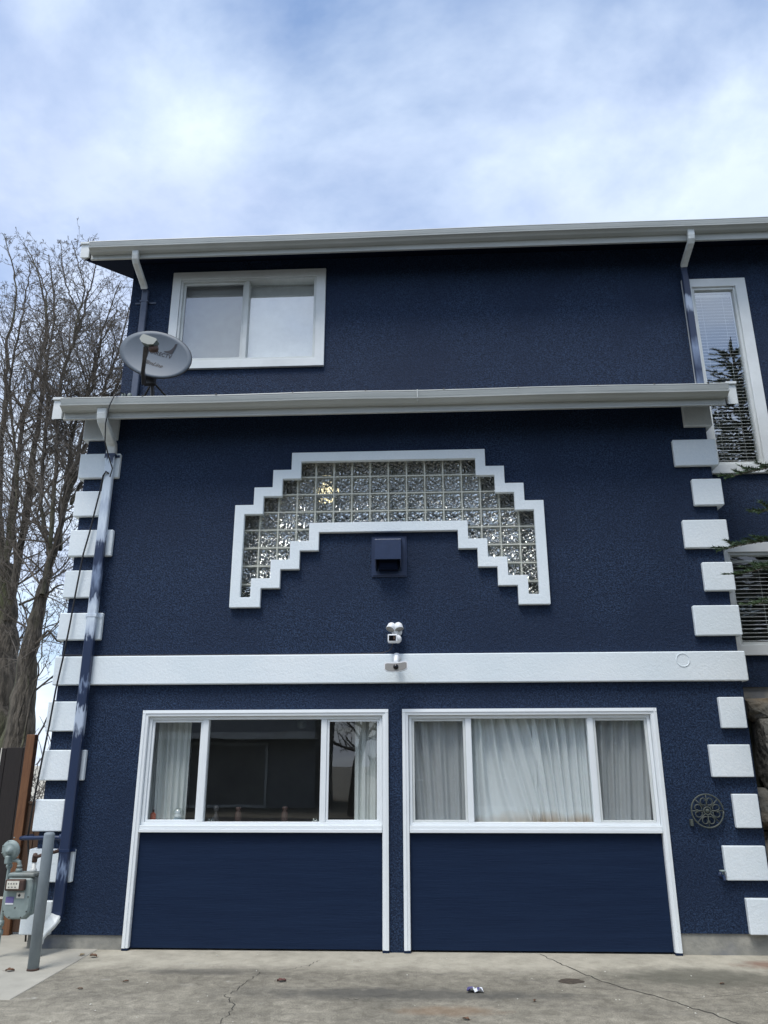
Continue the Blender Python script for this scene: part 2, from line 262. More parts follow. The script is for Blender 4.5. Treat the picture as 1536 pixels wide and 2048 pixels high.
def m_ground():
    m, n, l = newmat('driveway_concrete')
    o = n.new('ShaderNodeOutputMaterial'); p = n.new('ShaderNodeBsdfPrincipled'); l.new(p.outputs[0], o.inputs[0]); p.inputs['Roughness'].default_value = 0.88
    t = n.new('ShaderNodeTexCoord')
    def no(sc, de, di=0.0, vec=None):
        q = n.new('ShaderNodeTexNoise'); q.inputs['Scale'].default_value = sc; q.inputs['Detail'].default_value = de; q.inputs['Distortion'].default_value = di; q.inputs['Roughness'].default_value = 0.6
        l.new(vec or t.outputs['Object'], q.inputs['Vector']); return q.outputs['Fac']
    def ramp(f, a, b, ca, cb_):
        r = n.new('ShaderNodeValToRGB'); l.new(f, r.inputs[0]); r.color_ramp.elements[0].position = a; r.color_ramp.elements[1].position = b
        r.color_ramp.elements[0].color = (*ca, 1); r.color_ramp.elements[1].color = (*cb_, 1); return r.outputs[0]
    def mix(f, A, B, typ='MIX'):
        mi = n.new('ShaderNodeMix'); mi.data_type = 'RGBA'; mi.blend_type = typ
        if isinstance(f, float): mi.inputs['Factor'].default_value = f
        else: l.new(f, mi.inputs['Factor'])
        l.new(A, mi.inputs['A'])
        if isinstance(B, tuple): mi.inputs['B'].default_value = (*B, 1)
        else: l.new(B, mi.inputs['B'])
        return mi.outputs['Result']
    base = ramp(no(1.3, 8, 0.4), 0.32, 0.68, (0.185, 0.170, 0.138), (0.315, 0.29, 0.238))
    # stretched tyre-drag streaks
    mp = n.new('ShaderNodeMapping'); l.new(t.outputs['Object'], mp.inputs[0]); mp.inputs['Scale'].default_value = (0.5, 3.2, 1)
    st = ramp(no(1.4, 7, 0.8, mp.outputs[0]), 0.52, 0.70, (0, 0, 0), (0.45, 0.45, 0.45))
    c = mix(st, base, (0.12, 0.112, 0.10))
    # mottling and fine aggregate speckle
    c = mix(0.85, c, ramp(no(11, 12, 0.6), 0.34, 0.66, (0.66, 0.65, 0.63), (1.26, 1.26, 1.24)), 'MULTIPLY')
    c = mix(ramp(no(38, 9), 0.60, 0.74, (0, 0, 0), (0.7, 0.7, 0.7)), c, (0.10, 0.095, 0.085))
    sp_ = ramp(no(95, 4), 0.34, 0.68, (0.52, 0.52, 0.52), (1.36, 1.36, 1.33))
    c = mix(0.8, c, sp_, 'MULTIPLY')
    # paler worn apron along the wall (y between -0.75 and 0), ragged
    s = n.new('ShaderNodeSeparateXYZ'); l.new(t.outputs['Object'], s.inputs[0])
    ma = n.new('ShaderNodeMath'); ma.operation = 'MULTIPLY_ADD'; l.new(no(1.6, 6), ma.inputs[0]); ma.inputs[1].default_value = 0.7; l.new(s.outputs[1], ma.inputs[2])
    ap = n.new('ShaderNodeMapRange'); ap.inputs['From Min'].default_value = -0.42; ap.inputs['From Max'].default_value = -0.12; l.new(ma.outputs[0], ap.inputs[0])
    af = n.new('ShaderNodeMath'); af.operation = 'MULTIPLY'; l.new(ap.outputs[0], af.inputs[0]); l.new(no(4, 6), af.inputs[1])
    c = mix(af.outputs[0], c, (0.58, 0.54, 0.44))
    # white scuffs
    wf = ramp(no(5.5, 8, 0.5), 0.66, 0.74, (0, 0, 0), (0.6, 0.6, 0.6)); c = mix(wf, c, (0.46, 0.45, 0.41))
    # rust blotch by the right-hand corner
    for cx, cy, rx, ry, cc, k in ((3.05, -0.33, 0.30, 0.14, (0.20, 0.10, 0.065), 0.75), (0.15, -1.75, 0.35, 0.12, (0.22, 0.14, 0.08), 0.55), (-0.2, -1.35, 1.3, 0.16, (0.07, 0.068, 0.062), 0.7), (2.2, -0.75, 0.7, 0.30, (0.10, 0.098, 0.075), 0.7), (-1.9, -0.75, 0.55, 0.10, (0.085, 0.08, 0.07), 0.6)):
        mm = n.new('ShaderNodeMapping'); mm.vector_type = 'POINT'; l.new(t.outputs['Object'], mm.inputs[0])
        mm.inputs['Location'].default_value = (-cx/rx, -cy/ry, 0); mm.inputs['Scale'].default_value = (1/rx, 1/ry, 1)
        ln = n.new('ShaderNodeVectorMath'); ln.operation = 'LENGTH'; l.new(mm.outputs[0], ln.inputs[0])
        a2 = n.new('ShaderNodeMath'); a2.operation = 'MULTIPLY_ADD'; l.new(no(7, 6), a2.inputs[0]); a2.inputs[1].default_value = 1.6; l.new(ln.outputs['Value'], a2.inputs[2])
        mr = n.new('ShaderNodeMapRange'); l.new(a2.outputs[0], mr.inputs[0]); mr.inputs['From Min'].default_value = 1.3; mr.inputs['From Max'].default_value = 2.1; mr.inputs['To Min'].default_value = k; mr.inputs['To Max'].default_value = 0.0
        c = mix(mr.outputs[0], c, cc)
    l.new(c, p.inputs['Base Color'])
    bu = n.new('ShaderNodeBump'); bu.inputs['Strength'].default_value = 0.5; bu.inputs['Distance'].default_value = 0.006; l.new(no(90, 4), bu.inputs['Height']); l.new(bu.outputs[0], p.inputs['Normal'])
m_ground()
mat('pale_slab', (0.44, 0.42, 0.36), 0.9, (0.34, 0.325, 0.28), 2.2, c3=(0.20, 0.19, 0.17), c3pos=0.64, bump=0.4, bscale=80, bdist=0.004, detail=12)

# ---------------------------------------------------------------- object helpers
def put(name, me, mt, parent=None, smooth=False):
    o = bpy.data.objects.new(name, me); col.objects.link(o)
    if isinstance(mt, str): mt = [mt]
    for a in mt: me.materials.append(MATS[a])
    if smooth:
        for p in me.polygons: p.use_smooth = True
    if parent is not None:
        o.parent = parent; o.matrix_parent_inverse = Matrix.Translation(parent.location).inverted() if parent.parent is None else Matrix.Identity(4)
    return o
def tag(o, label, cat, group=None):
    o['label'] = label; o['category'] = cat
    if group: o['group'] = group
    return o
def struct(o): o['kind'] = 'structure'; return o
def empty(name, loc, label, cat, group=None):
    o = bpy.data.objects.new(name, None); o.location = loc; o.empty_display_size = 0.1; col.objects.link(o)
    return tag(o, label, cat, group)

class MB:
    def __init__(s): s.bm = bmesh.new(); s.mi = 0
    def _fin(s, new, bevel, seg=1):
        if bevel > 0:
            ed = list({e for f in new for e in f.edges})
            r = bmesh.ops.bevel(s.bm, geom=ed, offset=bevel, segments=seg, affect='EDGES', profile=0.6)
            for f in r['faces']: f.material_index = s.mi
        return s
    def box(s, x0, x1, y0, y1, z0, z1, bevel=0.0, seg=1):
        v = [s.bm.verts.new(p) for p in ((x0, y0, z0), (x1, y0, z0), (x1, y1, z0), (x0, y1, z0), (x0, y0, z1), (x1, y0, z1), (x1, y1, z1), (x0, y1, z1))]
        fs = [s.bm.faces.new([v[i] for i in q]) for q in ((0, 3, 2, 1), (4, 5, 6, 7), (0, 1, 5, 4), (1, 2, 6, 5), (2, 3, 7, 6), (3, 0, 4, 7))]
        for f in fs: f.material_index = s.mi
        return s._fin(fs, bevel, seg)
    def quad(s, a, b, c, d):
        f = s.bm.faces.new([s.bm.verts.new(p) for p in (a, b, c, d)]); f.material_index = s.mi; return s
    def prism(s, prof, axis, a0, a1, bevel=0.0):
        """prof: list of 2-D points in the plane across axis ('x': (y,z); 'y': (x,z); 'z': (x,y))"""
        def P3(p, a): return {'x': (a, p[0], p[1]), 'y': (p[0], a, p[1]), 'z': (p[0], p[1], a)}[axis]
        va = [s.bm.verts.new(P3(p, a0)) for p in prof]; vb = [s.bm.verts.new(P3(p, a1)) for p in prof]
        k = len(prof); fs = [s.bm.faces.new(va), s.bm.faces.new(list(reversed(vb)))]
        for i in range(k): fs.append(s.bm.faces.new((va[i], vb[i], vb[(i+1) % k], va[(i+1) % k])))
        for f in fs: f.material_index = s.mi
        bmesh.ops.recalc_face_normals(s.bm, faces=fs)
        return s._fin(fs, bevel)
    def sweep(s, pts, ring, up=None, cap=True):
        """pts: [(Vector, scale)], ring: 2-D outline"""
        pts = [(Vector(p), r) for p, r in pts]; prev = None; n = len(ring); nrm = None; fs = []
        for i, (p, r) in enumerate(pts):
            if i == 0: d = pts[1][0]-p
            elif i == len(pts)-1: d = p-pts[i-1][0]
            else: d = (pts[i+1][0]-p).normalized()+(p-pts[i-1][0]).normalized()
            d.normalize()
            if up is not None: a = Vector(up)
            elif nrm is None: a = Vector((0, 0, 1)) if abs(d.z) < 0.9 else Vector((1, 0, 0))
            else: a = nrm
            a = a-d*a.dot(d)
            if a.length < 1e-5: a = Vector((0, 1, 0))-d*d.y
            a.normalize(); nrm = a; b = d.cross(a)
            cur = [s.bm.verts.new(p+(a*q[1]+b*q[0])*r) for q in ring]
            if prev:
                for j in range(n): fs.append(s.bm.faces.new((prev[j], prev[(j+1) % n], cur[(j+1) % n], cur[j])))
            elif cap: fs.append(s.bm.faces.new(list(reversed(cur))))
            prev = cur
        if cap: fs.append(s.bm.faces.new(prev))
        for f in fs: f.material_index = s.mi
        return s
    def tube(s, pts, r=None, n=8, cap=True):
        if r is not None: pts = [(p, r) for p in pts]
        return s.sweep(pts, [(math.cos(2*math.pi*i/n), math.sin(2*math.pi*i/n)) for i in range(n)], cap=cap)
    def lathe(s, prof, c, axis='z', n=20):
        """prof [(radius, height)] about an axis through c"""
        c = Vector(c); ax = {'x': Vector((1, 0, 0)), 'y': Vector((0, 1, 0)), 'z': Vector((0, 0, 1))}[axis] if isinstance(axis, str) else Vector(axis).normalized()
        a = ax.orthogonal().normalized(); b = ax.cross(a); prev = None; fs = []
        for r, h in prof:
            if r < 1e-6: cur = [s.bm.verts.new(c+ax*h)]
            else: cur = [s.bm.verts.new(c+ax*h+(a*math.cos(t*2*math.pi/n)+b*math.sin(t*2*math.pi/n))*r) for t in range(n)]
            if prev:
                if len(prev) == 1 and len(cur) == 1: pass
                elif len(prev) == 1: fs += [s.bm.faces.new((prev[0], cur[j], cur[(j+1) % n])) for j in range(n)]
                elif len(cur) == 1: fs += [s.bm.faces.new((prev[(j+1) % n], prev[j], cur[0])) for j in range(n)]
                else: fs += [s.bm.faces.new((prev[j], cur[j], cur[(j+1) % n], prev[(j+1) % n])) for j in range(n)]
            prev = cur
        for f in fs: f.material_index = s.mi; f.smooth = True
        return s
    def grid(s, xc, zc, solid, y0, y1, bevel=0.0):
        """slab across y0..y1 made of the cells (x,z) for which solid(xmid,zmid) holds; only outer faces"""
        xc = sorted(set(round(x, 5) for x in xc)); zc = sorted(set(round(z, 5) for z in zc)); S = {}
        for i in range(len(xc)-1):
            for j in range(len(zc)-1): S[i, j] = solid((xc[i]+xc[i+1])/2, (zc[j]+zc[j+1])/2)
        V = {}
        def v(i, j, k):
            if (i, j, k) not in V: V[i, j, k] = s.bm.verts.new((xc[i], (y0, y1)[k], zc[j]))
            return V[i, j, k]
        fs = []
        for (i, j), on in S.items():
            if not on: continue
            fs.append(s.bm.faces.new((v(i, j, 0), v(i+1, j, 0), v(i+1, j+1, 0), v(i, j+1, 0))))
            fs.append(s.bm.faces.new((v(i, j, 1), v(i, j+1, 1), v(i+1, j+1, 1), v(i+1, j, 1))))
            if not S.get((i-1, j)): fs.append(s.bm.faces.new((v(i, j, 0), v(i, j+1, 0), v(i, j+1, 1), v(i, j, 1))))
            if not S.get((i+1, j)): fs.append(s.bm.faces.new((v(i+1, j, 0), v(i+1, j, 1), v(i+1, j+1, 1), v(i+1, j+1, 0))))
            if not S.get((i, j-1)): fs.append(s.bm.faces.new((v(i, j, 0), v(i, j, 1), v(i+1, j, 1), v(i+1, j, 0))))
            if not S.get((i, j+1)): fs.append(s.bm.faces.new((v(i, j+1, 0), v(i+1, j+1, 0), v(i+1, j+1, 1), v(i, j+1, 1))))
        for f in fs: f.material_index = s.mi
        if bevel > 0:
            bmesh.ops.dissolve_limit(s.bm, angle_limit=0.02, verts=list({q for f in fs for q in f.verts}), edges=list({e for f in fs for e in f.edges}))
            ed = [e for e in s.bm.edges if len(e.link_faces) == 2 and e.calc_face_angle(0) > 0.5]
            bmesh.ops.bevel(s.bm, geom=ed, offset=bevel, segments=2, affect='EDGES', profile=0.6)
        return s
    def build(s, name, mt, parent=None, smooth=False):
        me = bpy.data.meshes.new(name); s.bm.to_mesh(me); s.bm.free(); return put(name, me, mt, parent, smooth)

def text_mesh(body, size, font_shear=0.0, align='CENTER', spacing=1.0):
    cu = bpy.data.curves.new('lettering', 'FONT'); cu.body = body; cu.size = size; cu.shear = font_shear; cu.align_x = align; cu.align_y = 'CENTER'; cu.space_character = spacing; cu.offset = size*0.022
    ob = bpy.data.objects.new('lettering_source', cu); col.objects.link(ob)
    bpy.context.view_layer.update(); dg = bpy.context.evaluated_depsgraph_get()
    me = bpy.data.meshes.new_from_object(ob.evaluated_get(dg)); bpy.data.objects.remove(ob); bpy.data.curves.remove(cu)
    return [v.co.copy() for v in me.vertices], [tuple(p.vertices) for p in me.polygons]

# ================================================================= ground
g = MB(); g.quad((-400, -400, 0), (400, -400, 0), (400, 600, 0), (-400, 600, 0))
struct(g.build('driveway', 'driveway_concrete'))
g = MB(); g.box(-7.0, -3.105, -1.62, 1.6, -0.05, 0.006, bevel=0.004)
struct(g.build('concrete_path', 'pale_slab'))
rnd = random.Random(5)
g = MB()
def crack(pts, w0, wob=0.02, sub=9):
    P = []
    for a, b in zip(pts, pts[1:]):
        for k in range(sub):
            t = k/sub; P.append((a[0]+(b[0]-a[0])*t+0.6*rnd.uniform(-wob, wob), a[1]+(b[1]-a[1])*t+rnd.uniform(-wob, wob)))
    P.append(pts[-1]); pr = None
    for i, p in enumerate(P):
        w = w0*rnd.uniform(0.5, 1.0); cur = ((p[0]-w, p[1]-w*0.6, 0.002), (p[0]+w, p[1]+w*0.6, 0.002))
        if pr: g.quad(pr[0], pr[1], cur[1], cur[0])
        pr = cur
crack([(1.05, -0.03), (1.22, -0.45), (1.42, -0.95), (1.75, -1.35), (2.0, -1.75), (2.25, -2.3)], 0.006)
crack([(1.95, -1.40), (2.5, -1.22), (3.4, -0.98)], 0.007, 0.01)
crack([(-1.40, -0.75), (-1.45, -1.15), (-1.52, -1.45), (-1.38, -1.75), (-1.42, -2.2)], 0.004, 0.03)
crack([(-0.95, -0.32), (-1.02, -0.52), (-1.22, -0.68)], 0.004, 0.02)
crack([(-0.25, -1.35), (-0.5, -1.50), (-0.62, -1.48)], 0.004, 0.02)
MATS['crack_dark'] = mat('crack_dark', (0.035, 0.034, 0.03), 1.0)
struct(g.build('driveway_cracks', 'crack_dark'))
g = MB(); n = 16; c0 = [(1.17+0.10*math.cos(a*6.283/n)*rnd.uniform(0.8, 1.1), -0.93+0.085*math.sin(a*6.283/n)*rnd.uniform(0.8, 1.15)) for a in range(n)]
g.prism(c0, 'z', -0.02, 0.003); struct(g.build('driveway_pothole', 'pothole'))

# ================================================================= the house
house = empty('house', (0, 0, 0), 'navy stucco two storey house with white corner blocks and two white framed garage windows', 'house')
XL, XR = -3.81, 3.235
# glass-block opening on its grid
CX = [-1.967+0.2045*k for k in range(17)]; RZ = [4.957-0.205*r for r in range(9)]
def gb_open(x, z):
    k = math.floor((x-CX[0])/0.2045); r = math.floor((RZ[0]-z)/0.205)
    if not (0 <= k < 16 and 0 <= r < 8): return False
    if r <= 3: return k >= 3-r and k <= 12+r
    return k <= 7-r or k >= 8+r
GL = (-2.83, -0.375); GR = (-0.16, 2.31); GZ = (0.0, 2.165)
def lower_solid(x, z):
    if gb_open(x, z): return False
    if GL[0] < x < GL[1] and z < GZ[1]: return False
    if GR[0] < x < GR[1] and z < GZ[1]: return False
    if z < 0.125 and x < GL[0]: return False
    if z < 0.178 and x > GR[1]: return False
    return True
b = MB(); b.grid([XL, XR, *GL, *GR]+CX, [0.0, 0.125, 0.178, GZ[1], 5.75]+RZ, lower_solid, 0.0, 0.24)
b.box(XL+0.002, XL+0.24, 0.24, 0.919, 0.125, 5.6); b.box(XR-0.24, XR-0.002, 0.24, 0.70, 0.178, 5.9)
b.build('lower_wall', 'navy_stucco', house)
b = MB(); b.prism([(XL+0.012, 0.014), (GL[0], 0.014), (GL[0], 0.30), (XL+0.3, 0.30), (XL+0.3, 8), (XL+0.012, 8)], 'z', -0.1, 0.125); b.build('foundation', 'concrete_foot', house)
b = MB(); b.box(GR[1], XR-0.012, 0.014, 0.30, -0.1, 0.178); b.build('foundation', 'concrete_foot', house)
# upper wall and the wing to the right share one plane, y = 0.70
UW = (-3.13, -1.30, 6.62, 7.87); TW = (3.56, 4.15, 5.04, 7.53); RW = (3.53, 5.10, 2.90, 3.99)
def upper_solid(x, z):
    for w in (UW, TW, RW):
        if w[0] < x < w[1] and w[2] < z < w[3]: return False
    return not (x < 3.0 and z < 5.6)
b = MB(); b.grid([XL, 3.0, 9.5, UW[0], UW[1], TW[0], TW[1], RW[0], RW[1]], [2.46, 5.6, 8.24, UW[2], UW[3], TW[2], TW[3], RW[2], RW[3]], upper_solid, 0.70, 0.92)
b.prism([(0.92, 0.13), (9.0, 0.13), (9.0, 9.4), (6.0, 10.7), (0.92, 8.24)], 'x', XL+0.001, XL+0.22)
b.build('upper_wall', 'navy_stucco', house)
b = MB(); b.box(3.10, 9.5, 0.73, 0.95, 2.2, 2.46); b.build('wing_foundation', 'concrete_foot', house)

def room(x0, x1, y0, y1, z0, z1, mt='room_grey'):
    b = MB()
    b.quad((x0, y1, z0), (x1, y1, z0), (x1, y1, z1), (x0, y1, z1)); b.quad((x0, y0, z0), (x0, y1, z0), (x0, y1, z1), (x0, y0, z1))
    b.quad((x1, y0, z0), (x1, y1, z0), (x1, y1, z1), (x1, y0, z1)); b.quad((x0, y0, z0), (x1, y0, z0), (x1, y1, z0), (x0, y1, z0)); b.quad((x0, y0, z1), (x1, y0, z1), (x1, y1, z1), (x0, y1, z1))
    return b.build('room', mt, house)
room(-3.5, -0.30, 0.245, 4.0, 0.05, 2.40); room(-0.26, 3.0, 0.245, 4.0, 0.05, 2.40)
room(-2.6, 1.9, 0.245, 3.0, 2.7, 5.30, 'room_wall_light'); room(-3.5, -0.9, 0.925, 3.2, 5.9, 8.2); room(3.45, 6.0, 0.925, 2.6, 2.55, 8.2)

# quoins -----------------------------------------------------------
def quoin(x0, x1, z0, z1, side):
    b = MB()
    if side < 0: b.prism([(x0, -0.055), (x1, -0.055), (x1, 0.0), (XL, 0.0), (XL, 0.30), (x0, 0.30)], 'z', z0, z1, bevel=0.008)
    elif x1 > XR: b.prism([(x0, -0.055), (x1, -0.055), (x1, 0.30), (XR, 0.30), (XR, 0.0), (x0, 0.0)], 'z', z0, z1, bevel=0.008)
    else: b.box(x0, x1, -0.055, -0.0015, z0, z1, bevel=0.009, seg=2)
    return b.build('quoin', 'white_stucco', house)
for x1, z0, z1 in ((-3.46, 5.235, 5.53), (-3.395, 4.762, 5.058), (-3.545, 4.306, 4.603), (-3.38, 3.846, 4.145), (-3.552, 3.384, 3.684), (-3.393, 2.926, 3.215), (-3.549, 1.994, 2.290), (-3.407, 1.517, 1.810), (-3.560, 1.042, 1.338), (-3.411, 0.587, 0.884), (-3.565, 0.131, 0.424)):
    quoin(-3.862, x1, z0, z1, -1)
for x0, x1, z0, z1 in ((2.990, 3.295, 5.248, 5.51), (2.832, 3.300, 4.775, 5.085), (2.986, 3.300, 4.316, 4.618), (2.830, 3.294, 3.840, 4.151), (2.978, 3.291, 3.378, 3.683), (2.824, 3.292, 2.913, 3.223), (2.960, 3.206, 2.000, 2.297), (2.808, 3.202, 1.543, 1.844), (2.971, 3.207, 1.085, 1.388), (2.819, 3.208, 0.631, 0.928), (2.969, 3.208, 0.179, 0.480)):
    quoin(x0, x1, z0, z1, 1)
b = MB(); b.prism([(-3.85, -0.06), (3.284, -0.06), (3.284, 0.20), (XR, 0.20), (XR, 0), (XL, 0), (XL, 0.30), (-3.85, 0.30)], 'z', 2.457, 2.752, bevel=0.009)
bd = b.build('belt_band', 'white_stucco', house)
b = MB(); b.tube([((2.655+0.066*math.cos(t*0.2618), -0.061, 2.665+0.066*math.sin(t*0.2618)), 0.005) for t in range(25)], n=5); b.build('round_scar', 'white_stucco', bd)

# glass-block window -------------------------------------------------
b = MB()
E_ = 0.062; I_ = 0.047
def g_outer(x, z): return any(gb_open(x+dx_, z+dz_) for dx_ in (-E_+.002, 0, E_-.002) for dz_ in (-E_+.002, 0, E_-.002))
def g_inner(x, z): return all(gb_open(x+dx_, z+dz_) for dx_ in (-I_+.002, 0, I_-.002) for dz_ in (-I_+.002, 0, I_-.002))
b.grid([c+d for c in CX for d in (0, -E_, E_, I_, -I_)], [c+d for c in RZ for d in (0, -E_, E_, I_, -I_)], lambda x, z: g_outer(x, z) and not g_inner(x, z), -0.062, -0.001, bevel=0.006)
gb = b.build('glass_block_window', 'white_stucco', house)
b = MB(); cells = [(k, r) for k in range(16) for r in range(8) if gb_open(CX[k]+.1, RZ[r]-.1)]
mw = 0.0065
for k, r in cells:                                     # mortar joints round each block
    x0, x1, z0, z1 = CX[k], CX[k+1], RZ[r+1], RZ[r]
    b.box(x0, x0+mw, 0.034, 0.15, z0, z1); b.box(x1-mw, x1, 0.034, 0.15, z0, z1)
    b.box(x0+mw, x1-mw, 0.034, 0.15, z0, z0+mw); b.box(x0+mw, x1-mw, 0.034, 0.15, z1-mw, z1)
b.build('mortar_grid', 'mortar', gb)
b = MB()
for k, r in cells:
    x0, x1, z0, z1 = CX[k]+mw, CX[k+1]-mw, RZ[r+1]+mw, RZ[r]-mw; q = 0.013; y = 0.040; yi = 0.050
    A = [(x0, y, z0), (x1, y, z0), (x1, y, z1), (x0, y, z1)]; B = [(x0+q, y, z0+q), (x1-q, y, z0+q), (x1-q, y, z1-q), (x0+q, y, z1-q)]; Cc = [(p[0]+(0.006 if p[0] < (x0+x1)/2 else -0.006), yi, p[2]+(0.006 if p[2] < (z0+z1)/2 else -0.006)) for p in B]
    for i in range(4): j = (i+1) % 4; b.quad(A[i], A[j], B[j], B[i]); b.quad(B[i], B[j], Cc[j], Cc[i])
    b.quad(*Cc)
b.build('glass_blocks', 'block_glass', gb)

# garage-opening windows ---------------------------------------------
def frame_rect(b, x0, x1, z0, z1, w, y0, y1, bev=0.002, wb=None):
    wb = w if wb is None else wb
    b.box(x0, x0+w, y0, y1, z0, z1, bev); b.box(x1-w, x1, y0, y1, z0, z1, bev)
    b.box(x0+w, x1-w, y0, y1, z1-w, z1, bev); b.box(x0+w, x1-w, y0, y1, z0, z0+wb, bev)
def pane(x0, x1, z0, z1, y, parent, mt='window_glass'):
    b = MB(); b.quad((x0, y, z0), (x1, y, z0), (x1, y, z1), (x0, y, z1)); return b.build('glass_pane', mt, parent)
def garage_window(X0, X1, m1, m2, pl):
    """X0..X1 outer casing; m1, m2 mullion centres; pl: which side sashes carry an insect screen"""
    b = MB()
    # casing: stepped brick-mould running to the ground on both sides and across the top
    for xa, s in ((X0, 1), (X1, -1)):
        prof = [(xa, -0.001), (xa, -0.030), (xa+s*0.030, -0.034), (xa+s*0.032, -0.026), (xa+s*0.058, -0.024), (xa+s*0.062, -0.012), (xa+s*0.062, 0.06), (xa+s*0.034, 0.06), (xa+s*0.034, -0.001)]
        b.prism(prof, 'z', 0.022, 2.198)
    prof = [(-0.001, 2.1985), (-0.0305, 2.1985), (-0.0345, 2.168), (-0.0265, 2.166), (-0.0245, 2.140), (-0.0125, 2.136), (0.06, 2.136), (0.06, 2.1635), (-0.001, 2.1635)]
    b.prism(prof, 'x', X0+0.0005, X1-0.0005)
    cas = b.build('window_casing', 'vinyl', house)
    x0, x1 = X0+0.064, X1-0.064
    b = MB(); b.box(x0, x1, -0.030, 0.06, 1.034, 1.066, 0.003); b.box(x0, x1, -0.018, 0.06, 1.067, 1.098, 0.003)
    b.build('window_sill', 'vinyl', cas)
    b = MB(); frame_rect(b, x0+.001, x1-.001, 1.099, 2.134, 0.028, 0.012, 0.10); 
    for m in (m1, m2): b.box(m-0.029, m+0.029, 0.016, 0.10, 1.128, 2.105, 0.003)
    b.box(m1+0.03, m2-0.03, 0.035, 0.09, 1.096, 1.112); b.build('window_frame', 'vinyl', cas)
    pane(m1+0.0295, m2-0.0295, 1.100, 2.106, 0.062, cas)
    for i, (a, c) in enumerate(((x0+0.029, m1-0.029), (m2+0.029, x1-0.029))):
        b = MB(); frame_rect(b, a+.001, c-.001, 1.1285, 2.1045, 0.024, 0.030, 0.055, wb=0.018); b.build('sash', 'vinyl' if pl[i] == 0 else 'old_vinyl', cas)
        pane(a+0.024, c-0.024, 1.145, 2.082, 0.048, cas)
        if pl[i]:
            b = MB(); b.quad((a+0.024, 0.056, 1.145), (c-0.024, 0.056, 1.145), (c-0.024, 0.056, 2.082), (a+0.024, 0.056, 2.082)); b.build('insect_screen', 'insect_mesh', cas)
    b = MB(); b.box(x0, x1, 0.022, 0.06, 0.018, 1.033); b.build('infill_panel', 'navy_panel', house)
    for xa in (X0-0.001, X1-0.061):
        b = MB(); b.box(xa, xa+0.062, -0.030, 0.05, 0.001, 0.021, 0.002); b.build('casing_foot', 'navy_panel', cas)
    # interior stool the ornaments stand on
    b = MB(); b.box(X0+0.03, X1-0.03, 0.101, 0.26, 1.075, 1.105, 0.003); b.build('inner_sill', 'old_vinyl', cas)
    return cas
garage_window(-2.865, -0.338, -2.212, -0.994, (0, 0))
garage_window(-0.197, 2.345, 0.468, 1.688, (1, 1))

# upper window ---------------------------------------------------------
b = MB(); b.grid([-3.243, -3.132, -1.302, -1.179], [6.520, 6.632, 7.862, 7.976], lambda x, z: not (-3.132 < x < -1.302 and 6.632 < z < 7.862), 0.655, 0.699, bevel=0.004)
uw = b.build('upstairs_window', 'trim_white', house)
b = MB(); frame_rect(b, -3.129, -1.303, 6.633, 7.861, 0.030, 0.668, 0.80, 0.003); b.box(-2.262, -2.206, 0.682, 0.79, 6.664, 7.830, 0.003)
b.build('window_frame', 'old_vinyl', uw)
b = MB(); frame_rect(b, -3.098, -2.263, 6.664, 7.830, 0.030, 0.705, 0.735, 0.002); b.build('sash', 'old_vinyl', uw)
pane(-3.07, -2.29, 6.69, 7.80, 0.722, uw, 'coated_glass'); pane(-2.204, -1.334, 6.664, 7.83, 0.745, uw, 'coated_glass')
b = MB(); b.quad((-3.07, 0.714, 6.69), (-2.29, 0.714, 6.69), (-2.29, 0.714, 7.80), (-3.07, 0.714, 7.80)); b.build('insect_screen', 'insect_mesh', uw)
b = MB(); b.box(-3.09, -1.34, 0.815, 0.819, 6.66, 7.84)
b.build('roller_blind', 'blind_white', uw)

# tall stairwell window and the window below it ------------------------
b = MB(); b.grid([3.463, 3.575, 4.130, 4.262], [4.942, 5.060, 7.515, 7.635], lambda x, z: not (3.575 < x < 4.130 and 5.060 < z < 7.515), 0.650, 0.699, bevel=0.006)
tw = b.build('stairwell_window', 'trim_white', house)
b = MB(); frame_rect(b, 3.576, 4.129, 5.061, 7.514, 0.032, 0.675, 0.78, 0.003); b.build('window_frame', 'old_vinyl', tw)
pane(3.606, 4.099, 5.091, 7.484, 0.71, tw, 'coated_glass')
def blind(x0, x1, z0, z1, y, dz, parent, tilt=0.010):
    b = MB(); z = z0
    while z < z1:
        b.prism([(y-0.013, z-tilt), (y, z+0.002), (y+0.013, z+tilt), (y+0.013, z+tilt+0.0015), (y, z+0.0045), (y-0.013, z-tilt+0.0025)], 'x', x0, x1); z += dz
    b.box(x0, x1, y-0.014, y+0.014, z1, z1+0.03)
    for f in (0.22, 0.78): b.tube([(x0+(x1-x0)*f, y-0.016, z0-0.01), (x0+(x1-x0)*f, y-0.016, z1)], 0.0018, n=4)
    return b.build('venetian_blind', 'blind_white', parent)
blind(3.612, 4.094, 5.11, 7.44, 0.79, 0.044, tw, tilt=0.007)
b = MB(); b.grid([3.42, 3.545, 5.085, 5.20], [2.80, 2.915, 3.975, 4.090], lambda x, z: not (3.545 < x < 5.085 and 2.915 < z < 3.975), 0.655, 0.699, bevel=0.005)
rw = b.build('wing_window', 'trim_white', house)
b = MB(); frame_rect(b, 3.546, 5.084, 2.916, 3.974, 0.030, 0.680, 0.78, 0.003); b.box(4.29, 4.34, 0.685, 0.78, 2.947, 3.943, 0.003); b.build('window_frame', 'old_vinyl', rw)
pane(3.576, 4.289, 2.946, 3.944, 0.72, rw); pane(4.341, 5.054, 2.946, 3.944, 0.72, rw)
blind(3.60, 5.04, 2.975, 3.88, 0.80, 0.0455, rw, tilt=0.004)

